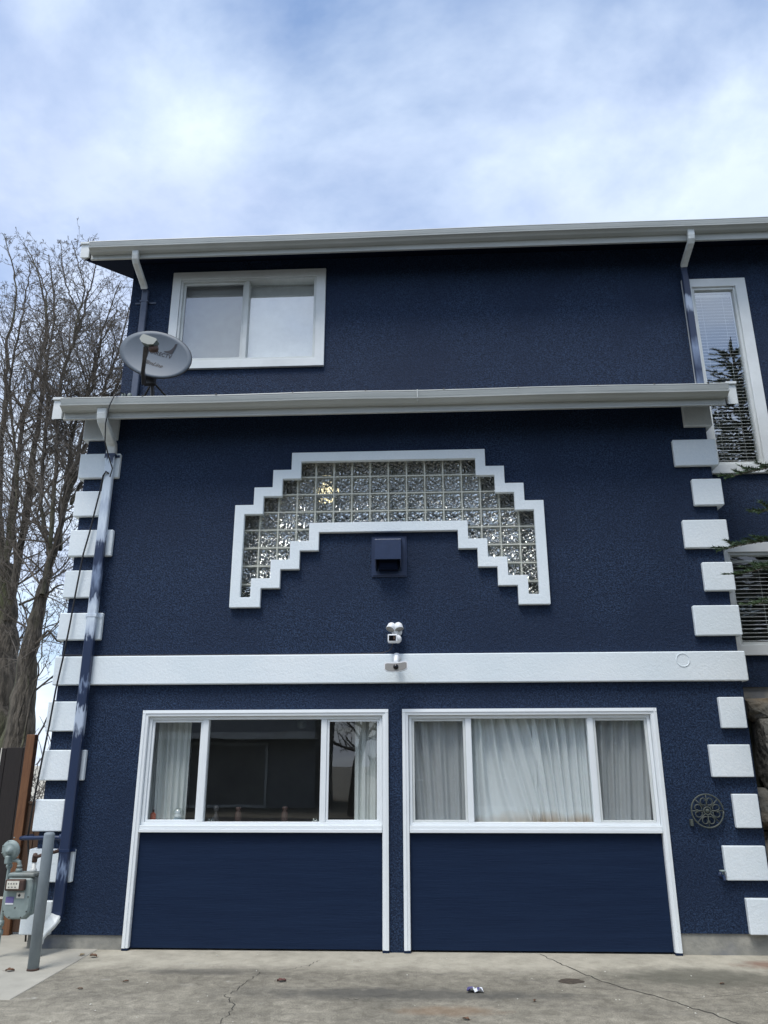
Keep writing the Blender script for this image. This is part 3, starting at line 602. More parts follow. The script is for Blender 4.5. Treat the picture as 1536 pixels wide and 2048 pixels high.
# roofs, soffits, fascias, gutters -------------------------------------
def gutter(x0, x1, yf, zb, parent, dz=0.0, sag=()):
    """K-style gutter: ogee front, rolled lip; zb is its underside; dz: fall along its length"""
    P = [(0, 0.0), (-0.072, 0.0), (-0.080, 0.006), (-0.090, 0.014), (-0.112, 0.024), (-0.132, 0.029), (-0.134, 0.041), (-0.110, 0.047), (-0.107, 0.056), (-0.117, 0.068), (-0.1255, 0.098), (-0.127, 0.112), (-0.132, 0.116), (-0.130, 0.125), (-0.118, 0.125), (-0.119, 0.112), (-0.113, 0.060), (-0.076, 0.012), (-0.006, 0.008), (-0.006, 0.125), (0, 0.125)]
    b = MB(); n = 24; rings = []
    rg = random.Random(int(x0*10))
    for i in range(n+1):
        t = i/n; x = x0+(x1-x0)*t; w = 0.0035*math.sin(t*17+1)+rg.uniform(-0.0015, 0.0015)
        rings.append([b.bm.verts.new((x, yf-0.002+p[0]-(w if p[0] < -0.05 else 0), zb+p[1]+dz*t+w*0.6)) for p in P])
    k = len(P)
    for r0, r1 in zip(rings, rings[1:]):
        for j in range(k): b.bm.faces.new((r0[j], r0[(j+1) % k], r1[(j+1) % k], r1[j]))
    b.bm.faces.new(rings[0]); b.bm.faces.new(list(reversed(rings[-1])))
    # end caps
    for x in (x0, x1):
        q = [(yf-0.002+p[0], zb+p[1]+(dz if x == x1 else 0)) for p in P[:13]]+[(yf-0.002, zb+0.125+(dz if x == x1 else 0))]
        b.prism(q, 'x', x-0.004, x+0.004)
    bmesh.ops.recalc_face_normals(b.bm, faces=b.bm.faces[:])
    return b.build('gutter', 'gutter_metal', parent)
def roof_set(x0, x1, yf, zf, zt, yback, slope, ex):
    """fascia face at y=yf from zf up to zt; roof rises at `slope` to yback; ex: rake overhang beyond gutter"""
    b = MB(); zr = lambda y: zt-0.01+(y-yf)*slope
    b.prism([(yf, zt-0.012), (yf-0.03, zt+0.006), (yback, zr(yback)+0.03), (yback, zr(yback)-0.02), (yf+0.03, zt-0.03)], 'x', x0-ex, x1+(ex if x1 < 8 else 0))
    rf = b.build('roof', 'shingle', house)
    b = MB(); b.prism([(yf+0.027, zf+0.012), (yback, zf+0.012+(yback-yf)*slope), (yback, zf+0.03+(yback-yf)*slope), (yf+0.027, zf+0.03)], 'x', x0-ex+0.03, x1+(ex-0.03 if x1 < 8 else 0)); b.build('soffit', 'navy_soffit', rf)
    b = MB(); b.box(x0, x1, yf, yf+0.026, zf+0.022, zt-0.014, 0.002); b.box(x0, x1, yf-0.006, yf+0.026, zf, zf+0.020, 0.003); b.build('fascia', 'gutter_metal', rf)
    return rf
lr = roof_set(-3.95, 3.325, -0.40, 5.330, 5.540, 0.698, 0.52, 0.125)
b = MB(); xa = -3.812
b.prism([(0.30, 5.93), (1.6, 6.66), (1.6, 6.45), (0.70, 5.95)], 'x', -3.99, -3.815); b.build('roof_edge_flashing', 'navy_metal', lr)
gutter(-3.935, 3.325, -0.40, 5.408, lr, dz=0.0)
b = MB(); b.box(0.005, 0.019, -0.5335, -0.40, 5.405, 5.412); b.box(0.005, 0.019, -0.5325, -0.5285, 5.446, 5.536); b.box(0.006, 0.016, -0.4075, -0.40, 5.34, 5.405); b.build('gutter_seam', 'gutter_metal', lr)
ur = roof_set(-4.215, 9.5, 0.26, 7.93, 8.095, 6.5, 0.51, 0.12)
gutter(-4.195, 9.4, 0.26, 7.985, ur, dz=0.075)
# rake boards with their boxed ends
def rake(xa, xb, yf, zf, zt, yback, slope, parent, inner):
    b = MB()
    b.prism([(yf-0.03, zf-0.012), (yf-0.03, zt+0.03), (yf+0.12, zt+0.03+0.15*slope), (yf+0.12, zf+0.13*slope)], 'x', xa, xb, bevel=0.004)
    b.box(xa-0.008, xb+0.004, yf-0.052, yf+0.02, zt+0.012, zt+0.042, 0.003)
    e = xa if inner > 0 else xb-0.022
    b.prism([(yf+0.12, zf+0.13*slope), (yf+0.12, zt+0.15*slope), (yback, zt+(yback-yf)*slope), (yback, zf+(yback-yf)*slope)], 'x', e, e+0.022)
    return b.build('rake_board', 'trim_white', parent)
rake(-4.065, -3.955, -0.40, 5.338, 5.545, 0.69, 0.555, lr, 1); rake(3.345, 3.445, -0.40, 5.338, 5.545, 0.69, 0.555, lr, -1)
rake(-4.35, -4.235, 0.26, 7.955, 8.13, 6.5, 0.51, ur, 1)
for x in (-3.82, -3.02, -2.2, -1.35, -0.55, 0.3, 1.1, 1.95, 2.55, 3.12):                                              # hanger screws on the lip
    b = MB(); b.box(x-0.008, x+0.008, -0.536, -0.50, 5.530, 5.545); b.build('gutter_screw', 'dark_steel', lr)

def rect_ring(w, d, r=0.008):
    return [(-w+r, -d), (w-r, -d), (w, -d+r), (w, d-r), (w-r, d), (-w+r, d), (-w, d-r), (-w, -d+r)]
SP = rect_ring(0.041, 0.027)
def spout_part(name, pts, mt, parent, up=(0, 1, 0), scale=1.0):
    b = MB(); b.sweep([(p, scale) for p in pts], SP, up=up); return b.build(name, mt, parent)
# lower left downspout
ds = spout_part('downspout', [(-3.485, -0.096, 5.05), (-3.485, -0.096, 0.42), (-3.486, -0.100, 0.34), (-3.49, -0.118, 0.28)], 'spout_left_paint', house, scale=1.22)
spout_part('elbow', [(-3.478, -0.462, 5.415), (-3.478, -0.462, 5.36), (-3.478, -0.452, 5.315), (-3.479, -0.425, 5.285), (-3.482, -0.16, 5.165), (-3.484, -0.110, 5.14), (-3.485, -0.096, 5.10), (-3.485, -0.094, 5.03)], 'elbow_metal', ds, scale=1.30)
spout_part('elbow', [(-3.488, -0.098, 0.33), (-3.492, -0.125, 0.285), (-3.505, -0.17, 0.25), (-3.535, -0.255, 0.20), (-3.55, -0.295, 0.165), (-3.555, -0.31, 0.115)], 'elbow_metal', ds, scale=1.22)
b = MB(); b.lathe([(0.0, 0.16), (0.040, 0.16), (0.046, 0.145), (0.046, 0.0), (0.0, 0.0)], (-3.555, -0.31, 0.005)); b.build('drain_pipe', 'elbow_metal', ds)
for z in (5.00, 3.16, 0.86):
    b = MB(); b.box(-3.575, -3.395, -0.0645, -0.0605, z, z+0.03, 0.001); b.box(-3.542, -3.428, -0.133, -0.065, z, z+0.03, 0.001); b.build('pipe_strap', 'navy_metal' if z < 1 or z > 4 else 'spout_left_paint', ds)
# thin overspray drips of white paint beside the pipe
# upper left downspout
d2 = spout_part('downspout', [(-3.60, 0.655, 7.70), (-3.60, 0.655, 6.10)], 'grey_navy_metal', house)
spout_part('elbow', [(-3.60, 0.20, 7.985), (-3.60, 0.20, 7.93), (-3.60, 0.212, 7.885), (-3.60, 0.245, 7.85), (-3.60, 0.56, 7.735), (-3.60, 0.60, 7.705)], 'elbow_metal', d2)
b = MB(); b.box(-3.74, -3.46, 0.685, 0.699, 7.52, 7.545, 0.002); b.box(-3.655, -3.545, 0.622, 0.69, 7.52, 7.545, 0.002); b.build('pipe_strap', 'grey_navy_metal', d2)
# upper right downspout, in front of the tall window's casing
d3 = spout_part('downspout', [(3.49, 0.60, 7.80), (3.492, 0.62, 7.74), (3.495, 0.618, 7.6), (3.495, 0.618, 6.0)], 'spout_right_paint', house)
spout_part('elbow', [(3.475, 0.20, 8.035), (3.475, 0.20, 7.97), (3.475, 0.212, 7.925), (3.477, 0.245, 7.89), (3.488, 0.54, 7.815), (3.49, 0.59, 7.79)], 'elbow_metal', d3)

# hose tap by the right-hand quoins
b = MB(); b.lathe([(0.0, 0), (0.028, 0), (0.028, -0.008), (0.012, -0.012), (0.012, -0.055), (0.0, -0.056)], (2.785, 0, 0.672), 'y', 12)
b.tube([((2.785, -0.05, 0.672), .013), ((2.785, -0.078, 0.664), .013), ((2.785, -0.09, 0.635), .012)], n=10)
tp = b.build('hose_tap', 'navy_metal', house)
b = MB(); b.tube([((2.785, -0.052, 0.68), .006), ((2.785, -0.056, 0.71), .006)], n=6); b.lathe([(0, 0), (0.026, 0.0), (0.03, 0.006), (0.026, 0.012), (0, 0.012)], (2.785, -0.056, 0.708), 'z', 12); b.build('tap_handle', 'meter_grey', tp)

# dryer / range vent hood ------------------------------------------------
b = MB(); b.box(-0.515, -0.130, -0.016, -0.001, 3.575, 4.028, 0.004); b.box(-0.500, -0.145, -0.024, -0.0165, 3.590, 4.013, 0.003)
vh = b.build('vent_hood', 'navy_metal', house)
b = MB(); b.prism([(-0.025, 4.0), (-0.09, 3.985), (-0.19, 3.955), (-0.20, 3.945), (-0.20, 3.725), (-0.188, 3.725), (-0.188, 3.935), (-0.025, 3.975)], 'x', -0.468, -0.188, bevel=0.003)
b.prism([(-0.0255, 3.99), (-0.187, 3.94), (-0.187, 3.727), (-0.12, 3.66), (-0.0255, 3.64)], 'x', -0.466, -0.456); b.prism([(-0.0255, 3.99), (-0.187, 3.94), (-0.187, 3.727), (-0.12, 3.66), (-0.0255, 3.64)], 'x', -0.200, -0.190)
b.build('hood_cover', 'navy_metal', vh)
b = MB(); b.box(-0.430, -0.226, -0.120, -0.025, 3.635, 3.80, 0.004); b.box(-0.416, -0.240, -0.128, -0.1205, 3.655, 3.71, 0.002); b.build('hood_damper', 'navy_soffit', vh)

# ================================================================= things behind the panes
def curtain(name, x0, x1, z0, z1, y, nf, amp, slant, seed, mt, label, gather=0.0, nx=None, group=None):
    rc = random.Random(seed); b = MB(); nx = nx or int((x1-x0)*170); nz = 26
    ph = [rc.uniform(0, 6.28) for _ in range(6)]; rows = []
    for j in range(nz+1):
        t = j/nz; z = z1+(z0-z1)*t; row = []
        for i in range(nx+1):
            u = i/nx; s = u-slant*t*(0.5+0.5*math.sin(u*3.1+ph[5]))
            f = math.sin(s*nf*6.283+ph[0]+1.6*math.sin(s*5.1+ph[1]))+0.5*math.sin(s*nf*2.3*6.283+ph[2]+t*1.2)+0.35*math.sin(s*nf*0.45*6.283+ph[3])
            f = math.copysign(abs(f)**0.75, f)
            a = amp*(0.35+0.65*min(1, t*2.2+0.2))*(1+0.3*math.sin(t*3+u*4))
            row.append(b.bm.verts.new((x0+(x1-x0)*u+gather*math.sin(t*3.0+ph[4])*0.5*(1-abs(2*u-1)), y+a*f, z+0.004*math.sin(u*30+ph[4])*t)))
        rows.append(row)
    for r0, r1 in zip(rows, rows[1:]):
        for i in range(nx): b.bm.faces.new((r0[i], r0[i+1], r1[i+1], r1[i]))
    o = b.build(name, mt, smooth=True); return tag(o, label, 'curtain', group)
curtain('curtain', -2.82, -2.43, 1.107, 2.30, 0.26, 5, 0.022, 0.08, 3, 'sheer_cloth', 'sheer pale curtain hanging inside the left end of the darker garage window')
curtain('curtain', -0.70, -0.38, 1.107, 2.30, 0.24, 4, 0.022, 0.02, 4, 'sheer_cloth', 'sheer pale curtain hanging at the right end of the darker garage window')
curtain('curtain', -0.20, 0.47, 1.107, 2.32, 0.150, 4.5, 0.030, 0.20, 8, 'plain_curtain', 'white curtain behind the screened sash left of the wide curtained pane')
curtain('curtain', 0.47, 1.15, 1.107, 2.32, 0.160, 5.5, 0.032, 0.42, 21, 'curtain_cloth', 'crumpled white curtain with a tan stained hem behind the wide pane', gather=0.03)
curtain('curtain', 1.12, 1.72, 1.107, 2.32, 0.160, 5, 0.032, 0.28, 14, 'curtain_cloth', 'white curtain hanging in slanted folds right of the crumpled one behind the wide pane')
curtain('curtain', 1.70, 2.29, 1.107, 2.32, 0.150, 4.5, 0.030, -0.12, 19, 'plain_curtain', 'white curtain behind the rightmost screened sash of the garage windows')

# sill ornaments (inner sill top is at z = 1.105)
t = empty('snow_globe', (-2.475, 0.16, 1.105), 'glass snow globe with a white figure on a pale blue base on the window sill', 'snow globe')
b = MB(); b.lathe([(0, 0), (0.052, 0), (0.055, 0.012), (0.046, 0.04), (0.036, 0.045), (0, 0.045)], (-2.475, 0.16, 1.105)); b.build('base', mat('globe_base', (0.42, 0.55, 0.62), 0.4) and 'globe_base', t)
b = MB(); b.lathe([(0.02, 0.046)]+[(0.056*math.sin(a), 0.094-0.056*math.cos(a)) for a in [0.55+k*0.26 for k in range(10)]]+[(0, 0.150)], (-2.475, 0.16, 1.105)); b.build('globe', 'window_glass', t, smooth=True)
b = MB(); b.lathe([(0, 0.046), (0.036, 0.048), (0.040, 0.066), (0.030, 0.084), (0.022, 0.088), (0.028, 0.102), (0.022, 0.120), (0, 0.126)], (-2.475, 0.16, 1.105), n=12); b.build('figure', 'paper', t, smooth=True)
t = empty('orange_bottle', (-2.735, 0.17, 1.105), 'small orange bottle in the bottom left corner of the garage window', 'bottle')
b = MB(); b.lathe([(0, 0), (0.026, 0), (0.028, 0.01), (0.028, 0.085), (0.012, 0.105), (0, 0.105)], (-2.735, 0.17, 1.105), n=14); b.build('body', 'orange_plastic', t, smooth=True)
b = MB(); b.lathe([(0, 0.105), (0.011, 0.105), (0.010, 0.128), (0, 0.13)], (-2.735, 0.17, 1.105), n=10); b.build('cap', 'terracotta', t)
for xx, h, lb in ((-1.875, 0.15, 'reddish clay vase on the sill left of centre in the dark pane'), (-1.40, 0.155, 'reddish clay vase on the sill towards the right of the dark pane')):
    b = MB(); b.lathe([(0, 0), (0.024, 0), (0.034, 0.04), (0.030, 0.10), (0.018, h*0.75), (0.030, h*0.86), (0.024, h), (0, h)], (xx, 0.22, 1.105), n=14); tag(b.build('clay_vase', 'terracotta', smooth=True), lb, 'vase')
b = MB(); b.lathe([(0, 0), (0.035, 0.0), (0.04, 0.03), (0.02, 0.075), (0.012, 0.10), (0.03, 0.13), (0.028, 0.155), (0, 0.17)], (-2.10, 0.20, 1.105), n=10); tag(b.build('dark_figurine', 'dark_steel', smooth=True), 'small dark figurine standing at the left end of the dark pane sill', 'figurine')
for xx, lb in ((-2.13, 'small clear glass ornament in front of the dark figurine'), (-1.075, 'small clear glass ornament at the right end of the dark pane sill')):
    b = MB()
    for k in range(5):
        a = k*1.256; b.lathe([(0, -0.022), (0.018, -0.006), (0.020, 0.006), (0, 0.024)], (xx+0.022*math.cos(a), 0.14+0.015*math.sin(a), 1.129+0.008*(k % 2)), n=6)
    tag(b.build('glass_ornament', 'window_glass_bright'), lb, 'ornament')
t = empty('ceiling_lamp', (-1.28, 1.3, 2.395), 'ceiling lamp with three round frosted glass globes seen through the dark pane', 'lamp')
b = MB(); b.lathe([(0, 0), (0.06, 0), (0.05, -0.03), (0, -0.035)], (-1.28, 1.3, 2.395)); b.tube([((-1.28, 1.3, 2.39), .008), ((-1.28, 1.3, 2.20), .008)], n=6)
for dx_, dz_ in ((-0.12, -0.02), (0.10, 0.0), (0.26, -0.06)): b.tube([((-1.28, 1.3, 2.22), .007), ((-1.28+dx_, 1.3, 2.18+dz_), .007)], n=6)
b.build('arm', 'rust_dark', t)
for dx_, dz_ in ((-0.14, -0.06), (0.12, -0.03), (0.30, -0.10)):
    b = MB(); b.lathe([(0, -0.06), (0.045, -0.045), (0.066, 0), (0.045, 0.045), (0, 0.06)], (-1.28+dx_, 1.3, 2.18+dz_), n=14); b.build('glass_globe', 'beige_plastic', t, smooth=True)
t = empty('lit_bulb', (-1.10, 0.75, 4.80), 'lit warm lamp glowing behind the upper glass blocks', 'lamp')
b = MB(); b.lathe([(0, -0.07), (0.05, -0.05), (0.07, 0), (0.05, 0.05), (0, 0.07)], (-1.10, 0.75, 4.80), n=12); b.build('bulb', 'warm_bulb', t, smooth=True)
b = MB(); b.tube([((-1.10, 0.75, 4.865), .012), ((-1.10, 0.75, 5.295), .012)], n=6); b.build('cord', 'dark_steel', t)

# ================================================================= satellite dish
t = empty('satellite_dish', (-3.13, -0.05, 5.77), 'grey oval satellite dish on a mast standing on the lower roof', 'satellite dish')
C0 = Vector((-3.045, -0.16, 6.235)); ang = R(-20)
ua = Vector((math.cos(ang), 0, math.sin(ang))); va = Vector((-math.sin(ang), 0, math.cos(ang)))
RX, RY, DP = 0.448, 0.290, 0.055
def dpt(a, b_, off=0.0): return C0+ua*a+va*b_+Vector((0, 1, 0))*(-DP*((a/RX)**2+(b_/RY)**2)+off)
b = MB(); nr, na = 8, 48; rings = []
for s_, off in ((1, 0), (-1, 0.014)):
    rr = []
    for i in range(nr+1):
        k = i/nr; rr.append([b.bm.verts.new(dpt(RX*k*math.cos(j*2*math.pi/na), RY*k*math.sin(j*2*math.pi/na), off)) for j in range(na)] if i else [b.bm.verts.new(dpt(0, 0, off))])
    for r0, r1 in zip(rr, rr[1:]):
        for j in range(na):
            q = [r0[0], r1[j], r1[(j+1) % na]] if len(r0) == 1 else [r0[j], r1[j], r1[(j+1) % na], r0[(j+1) % na]]
            if s_ < 0: q.reverse()
            b.bm.faces.new(q)
    rings.append(rr[-1])
for j in range(na): b.bm.faces.new((rings[0][j], rings[1][j], rings[1][(j+1) % na], rings[0][(j+1) % na]))
bmesh.ops.recalc_face_normals(b.bm, faces=b.bm.faces[:])
dish = b.build('reflector', 'dish_grey', t, smooth=True)
b = MB(); b.sweep([(dpt(RX*math.cos(j*2*math.pi/48), RY*math.sin(j*2*math.pi/48), 0.009), 0.008) for j in range(49)], [(math.cos(k), math.sin(k)) for k in (0, 1.57, 3.14, 4.71)], cap=False); b.build('rim', 'dark_steel', dish)
# lettering on the reflector
def on_dish(body, size, a0, b0, shear=0, bold=1.0, spacing=1.0, name='lettering'):
    vs, fs = text_mesh(body, size, shear, spacing=spacing); b = MB(); V = [b.bm.verts.new(dpt(a0+v.x, b0+v.y*bold, -0.003)) for v in vs]
    for f in fs:
        try: b.bm.faces.new([V[i] for i in f])
        except ValueError: pass
    return b.build(name, 'dish_print', dish)
on_dish('DIRECTV', 0.066, 0.035, 0.040, 0, 1.0, 1.06)
on_dish('SlimLine', 0.075, -0.005, -0.105, 0.45, 0.9, 1.0)
b = MB()                                               # the swoosh above the word: a crescent under a square corner
arc = [(0.00+0.16*k/10, 0.088-0.004*math.sin(k/10*3.14)+0.085*(k/10)**4) for k in range(11)]
lo = [(0.055, 0.080), (0.165, 0.075), (0.185, 0.215), (0.160, 0.205)]
poly = [dpt(*p, -0.003) for p in (lo[0], lo[1], lo[2], lo[3])]+[dpt(0.150, 0.160, -0.003), dpt(0.130, 0.125, -0.003), dpt(0.100, 0.103, -0.003), dpt(0.06, 0.092, -0.003)]
V = [b.bm.verts.new(p) for p in poly]; b.bm.faces.new(V); bmesh.ops.triangulate(b.bm, faces=b.bm.faces[:]); b.build('emblem', 'dish_print', dish)
b = MB(); b.sweep([((-3.155, -0.19, 5.87), 1), ((-3.125, -0.33, 5.95), 1), ((-3.045, -0.52, 6.00), 1), ((-3.005, -0.60, 6.05), 1.3), ((-2.99, -0.63, 6.09), 1.4)], rect_ring(0.030, 0.020, 0.004), up=(1, 0, 0)); b.build('feed_arm', 'dark_steel', t)
b = MB(); b.mi = 0
Lc = Vector((-2.955, -0.68, 6.12)); la = R(-20); lu = Vector((math.cos(la), 0, math.sin(la))); lv = Vector((0.25, 0.25, 1)).normalized()
def lp(a, c, d): return Lc+lu*a+lv*c+Vector((0, d, 0))
q = [(-0.088, 0.048), (-0.074, 0.066), (0.085, 0.058), (0.10, 0.04), (0.085, -0.03), (0.03, -0.055), (-0.052, -0.048), (-0.092, -0.01)]
va_ = [b.bm.verts.new(lp(a, c, -0.045)) for a, c in q]; vb_ = [b.bm.verts.new(lp(a, c, 0.045)) for a, c in q]
b.bm.faces.new(va_); b.bm.faces.new(list(reversed(vb_)))
for i in range(len(q)): b.bm.faces.new((va_[i], vb_[i], vb_[(i+1) % len(q)], va_[(i+1) % len(q)]))
bmesh.ops.recalc_face_normals(b.bm, faces=b.bm.faces[:]); b.build('receiver_head', 'beige_plastic', t)
b = MB(); b.lathe([(0, -0.03), (0.048, -0.028), (0.056, 0.0), (0.050, 0.03), (0, 0.04)], Lc+Vector((0.055, 0.02, -0.075)), (0.1, -0.5, 0.5), 16); b.build('feed_horn', 'rust_dark', t, smooth=True)
b = MB(); b.tube([((-3.12, -0.12, 6.20), .02), ((-3.12, -0.09, 6.0), .022), ((-3.115, -0.03, 5.90), .024), ((-3.11, 0.0, 5.765), .024)], n=10); b.box(-3.20, -3.06, -0.13, -0.06, 5.90, 6.12, 0.006)
b.tube([((-3.12, -0.06, 5.98), .012), ((-2.98, 0.10, 5.84), .012)], n=6); b.tube([((-3.12, -0.05, 5.95), .012), ((-3.26, 0.12, 5.86), .012)], n=6); b.build('mast', 'dark_steel', t)
b = MB(); b.prism([(-0.09, 5.715), (0.10, 5.822), (0.10, 5.84), (-0.09, 5.735)], 'x', -3.20, -3.02); b.build('mast_foot', 'dark_steel', t)
b = MB()
for x in (-3.29, -3.22): b.lathe([(0, 0), (0.03, 0.0), (0.03, 0.05), (0.018, 0.08), (0, 0.085)], (x, -0.40, 5.555), n=10)
tag(b.build('cable_splitter', 'beige_plastic', smooth=True), 'pair of pale rounded cable caps on the roof edge beside the dish mast', 'cable caps')

# ================================================================= cables
b = MB(); b.tube([((-3.28, -0.30, 5.66), .007), ((-3.285, -0.50, 5.60), .007), ((-3.32, -0.565, 5.54), .007), ((-3.36, -0.575, 5.40), .007), ((-3.385, -0.56, 5.20), .007), ((-3.385, -0.52, 5.0), .007), ((-3.37, -0.42, 4.87), .007), ((-3.39, -0.24, 4.80), .007), ((-3.45, -0.14, 4.74), .007)], n=6)
tag(b.build('black_cable', 'black_rubber', smooth=True), 'short black cable drooping from the gutter past the white downspout elbow', 'cable')
b = MB(); P_ = [(-3.47, -0.135, 4.78), (-3.50, -0.15, 4.80), (-3.53, -0.14, 4.75), (-3.555, -0.11, 4.60), (-3.585, -0.10, 4.42), (-3.63, -0.09, 4.10), (-3.665, -0.10, 3.86), (-3.70, -0.09, 3.45), (-3.715, -0.10, 3.10), (-3.74, -0.10, 2.78), (-3.775, -0.11, 2.40), (-3.80, -0.10, 2.05), (-3.83, -0.10, 1.70), (-3.87, -0.08, 1.30), (-3.92, 0.0, 1.0), (-3.95, 0.2, 0.6), (-3.95, 0.3, 0.0)]
b.tube([(p, .010) for p in P_], n=6); tag(b.build('black_cable', 'black_rubber', smooth=True), 'long black cable hanging down the left corner blocks of the house', 'cable')
b = MB(); P_ = [(-0.285, -0.10, 2.85), (-0.30, -0.06, 2.81), (-0.33, -0.03, 2.785), (-0.40, -0.012, 2.768), (-0.55, -0.008, 2.762), (-1.3, -0.008, 2.760), (-2.4, -0.008, 2.762), (-3.4, -0.008, 2.765), (-3.80, -0.01, 2.775)]
b.tube([(p, .005) for p in P_], n=5); tag(b.build('thin_cable', 'dark_steel', smooth=True), 'thin dark wire running along the top of the white band from the floodlight camera', 'cable')

# ================================================================= cameras
t = empty('floodlight_camera', (-0.25, -0.02, 2.98), 'white wall camera with twin lamp heads above the white band', 'security camera')
b = MB(); b.lathe([(0, 0.0), (0.055, 0.0), (0.055, -0.03), (0.03, -0.045), (0, -0.05)], (-0.245, 0, 2.985), 'y', 16); b.tube([((-0.245, -0.045, 2.985), .022), ((-0.25, -0.09, 2.965), .02)], n=10); b.build('mount', 'cam_white', t, smooth=True)
for cx, dirv in ((-0.305, (-0.40, -0.55, -1.0)), (-0.222, (0.25, -0.45, -1.0))):
    d_ = Vector(dirv).normalized(); c_ = Vector((cx, -0.10, 3.01))-d_*0.03
    b = MB(); b.lathe([(0, -0.03), (0.030, -0.026), (0.044, -0.005), (0.048, 0.045), (0.044, 0.048)], c_, d_, 18); h = b.build('lamp_head', 'cam_white', t, smooth=True)
    b = MB(); b.lathe([(0, 0.040), (0.044, 0.042)], c_, d_, 18); b.build('lamp_face', 'cam_grey', h)
b = MB(); b.lathe([(0, -0.04), (0.03, -0.036), (0.042, -0.01), (0.042, 0.03), (0.03, 0.045), (0, 0.05)], (-0.235, -0.12, 2.895), 'y', 16); b.box(-0.335, -0.235, -0.185, -0.09, 2.853, 2.937, 0.012, 2); cb_ = b.build('camera_body', 'cam_white', t)
b = MB(); b.box(-0.322, -0.250, -0.189, -0.1852, 2.868, 2.922, 0.001); b.build('lens', 'lens_black', cb_)
b = MB(); b.box(-0.275, -0.260, -0.1905, -0.1892, 2.880, 2.912); b.build('amber_sensor', 'rust_dark', cb_)
t = empty('bullet_camera', (-0.25, -0.06, 2.70), 'white arm camera with a curved grey face plate mounted on the white band', 'security camera')
b = MB(); b.lathe([(0, 0), (0.045, 0), (0.045, -0.012), (0.026, -0.02), (0, -0.022)], (-0.247, -0.0605, 2.715), 'y', 16); b.tube([((-0.247, -0.08, 2.715), .026), ((-0.248, -0.15, 2.705), .026), ((-0.25, -0.20, 2.67), .025), ((-0.25, -0.22, 2.635), .022)], n=14); b.build('arm', 'cam_white', t, smooth=True)
def bent_plate(b, hw, hh, y0, y1, lift, cz, cx=-0.25, tilt=0.06, n=14):
    A = []
    for i in range(n+1):
        u = -1+2*i/n; x = cx+hw*u; e = hh*(1-max(0, abs(u)-0.82)/0.18*0.35); z = cz+lift*u*u+tilt*hw*u
        A.append([b.bm.verts.new(p) for p in ((x, y0, z-e), (x, y0, z+e), (x, y1, z+e), (x, y1, z-e))])
    for a, c in zip(A, A[1:]):
        for j in range(4): b.bm.faces.new((a[j], a[(j+1) % 4], c[(j+1) % 4], c[j]))
    b.bm.faces.new(A[0]); b.bm.faces.new(list(reversed(A[-1]))); bmesh.ops.recalc_face_normals(b.bm, faces=b.bm.faces[:])
b = MB(); bent_plate(b, 0.118, 0.046, -0.262, -0.20, 0.012, 2.595); hd = b.build('camera_head', 'cam_white', t)
b = MB(); bent_plate(b, 0.108, 0.036, -0.266, -0.2622, 0.012, 2.593); b.build('face_plate', 'cam_grey', hd)
b = MB(); b.lathe([(0, -0.012), (0.020, -0.010), (0.027, 0.0), (0.027, 0.01), (0, 0.01)], (-0.25, -0.27, 2.594), 'y', 18); b.build('lens', 'lens_black', hd, smooth=True)

# ================================================================= iron wall medallion
oc = Vector((2.718, -0.045, 1.236)); t = empty('wall_medallion', tuple(oc), 'round dark wrought iron scroll medallion hung beside the curtained window', 'wall ornament')
def circ(r, n=28, c=(0, 0), a0=0, a1=2*math.pi): return [oc+Vector((c[0]+r*math.cos(a0+(a1-a0)*k/n), 0, c[1]+r*math.sin(a0+(a1-a0)*k/n))) for k in range(n+1)]
b = MB(); b.tube([(p, .0075) for p in circ(0.150)], n=6); b.build('outer_ring', 'iron_green', t, smooth=True)
b = MB(); b.tube([(p, .007) for p in circ(0.034)], n=6); b.lathe([(0, -0.012), (0.016, -0.010), (0.022, 0.0), (0, 0.0)], oc, 'y', 14); b.build('hub', 'iron_green', t, smooth=True)
for k in range(4):
    b = MB(); a = k*math.pi/2+math.pi/4; ca, sa = math.cos(a), math.sin(a)
    for s_ in (1, -1):
        pts = []
        for i in range(27):
            u = i/26; th = 0.4+u*5.4; r_ = 0.043*(1-u*0.68); px = 0.080+0.006-r_*math.cos(th)*0.95-0.004; py = s_*(0.047-r_*math.sin(th)*1.0+0.0)
            pts.append(oc+Vector((ca*px-sa*py, 0, sa*px+ca*py)))
        b.tube([(p, .0052) for p in pts], n=5)
    b.tube([(oc+Vector((ca*0.034, 0, sa*0.034)), .006), (oc+Vector((ca*0.148, 0, sa*0.148)), .005)], n=5); b.build('scroll', 'iron_green', t, smooth=True)
for k in range(4):
    a = k*math.pi/2; b = MB(); b.tube([(oc+Vector((math.cos(a)*r_, 0, math.sin(a)*r_)), w) for r_, w in ((0.034, .005), (0.07, .007), (0.11, .004), (0.148, .006))], n=5); b.build('spoke', 'iron_green', t, smooth=True)
b = MB(); b.box(2.55, 2.575, -0.045, -0.001, 1.10, 1.16, 0.003); b.build('hanger', 'iron_green', t)

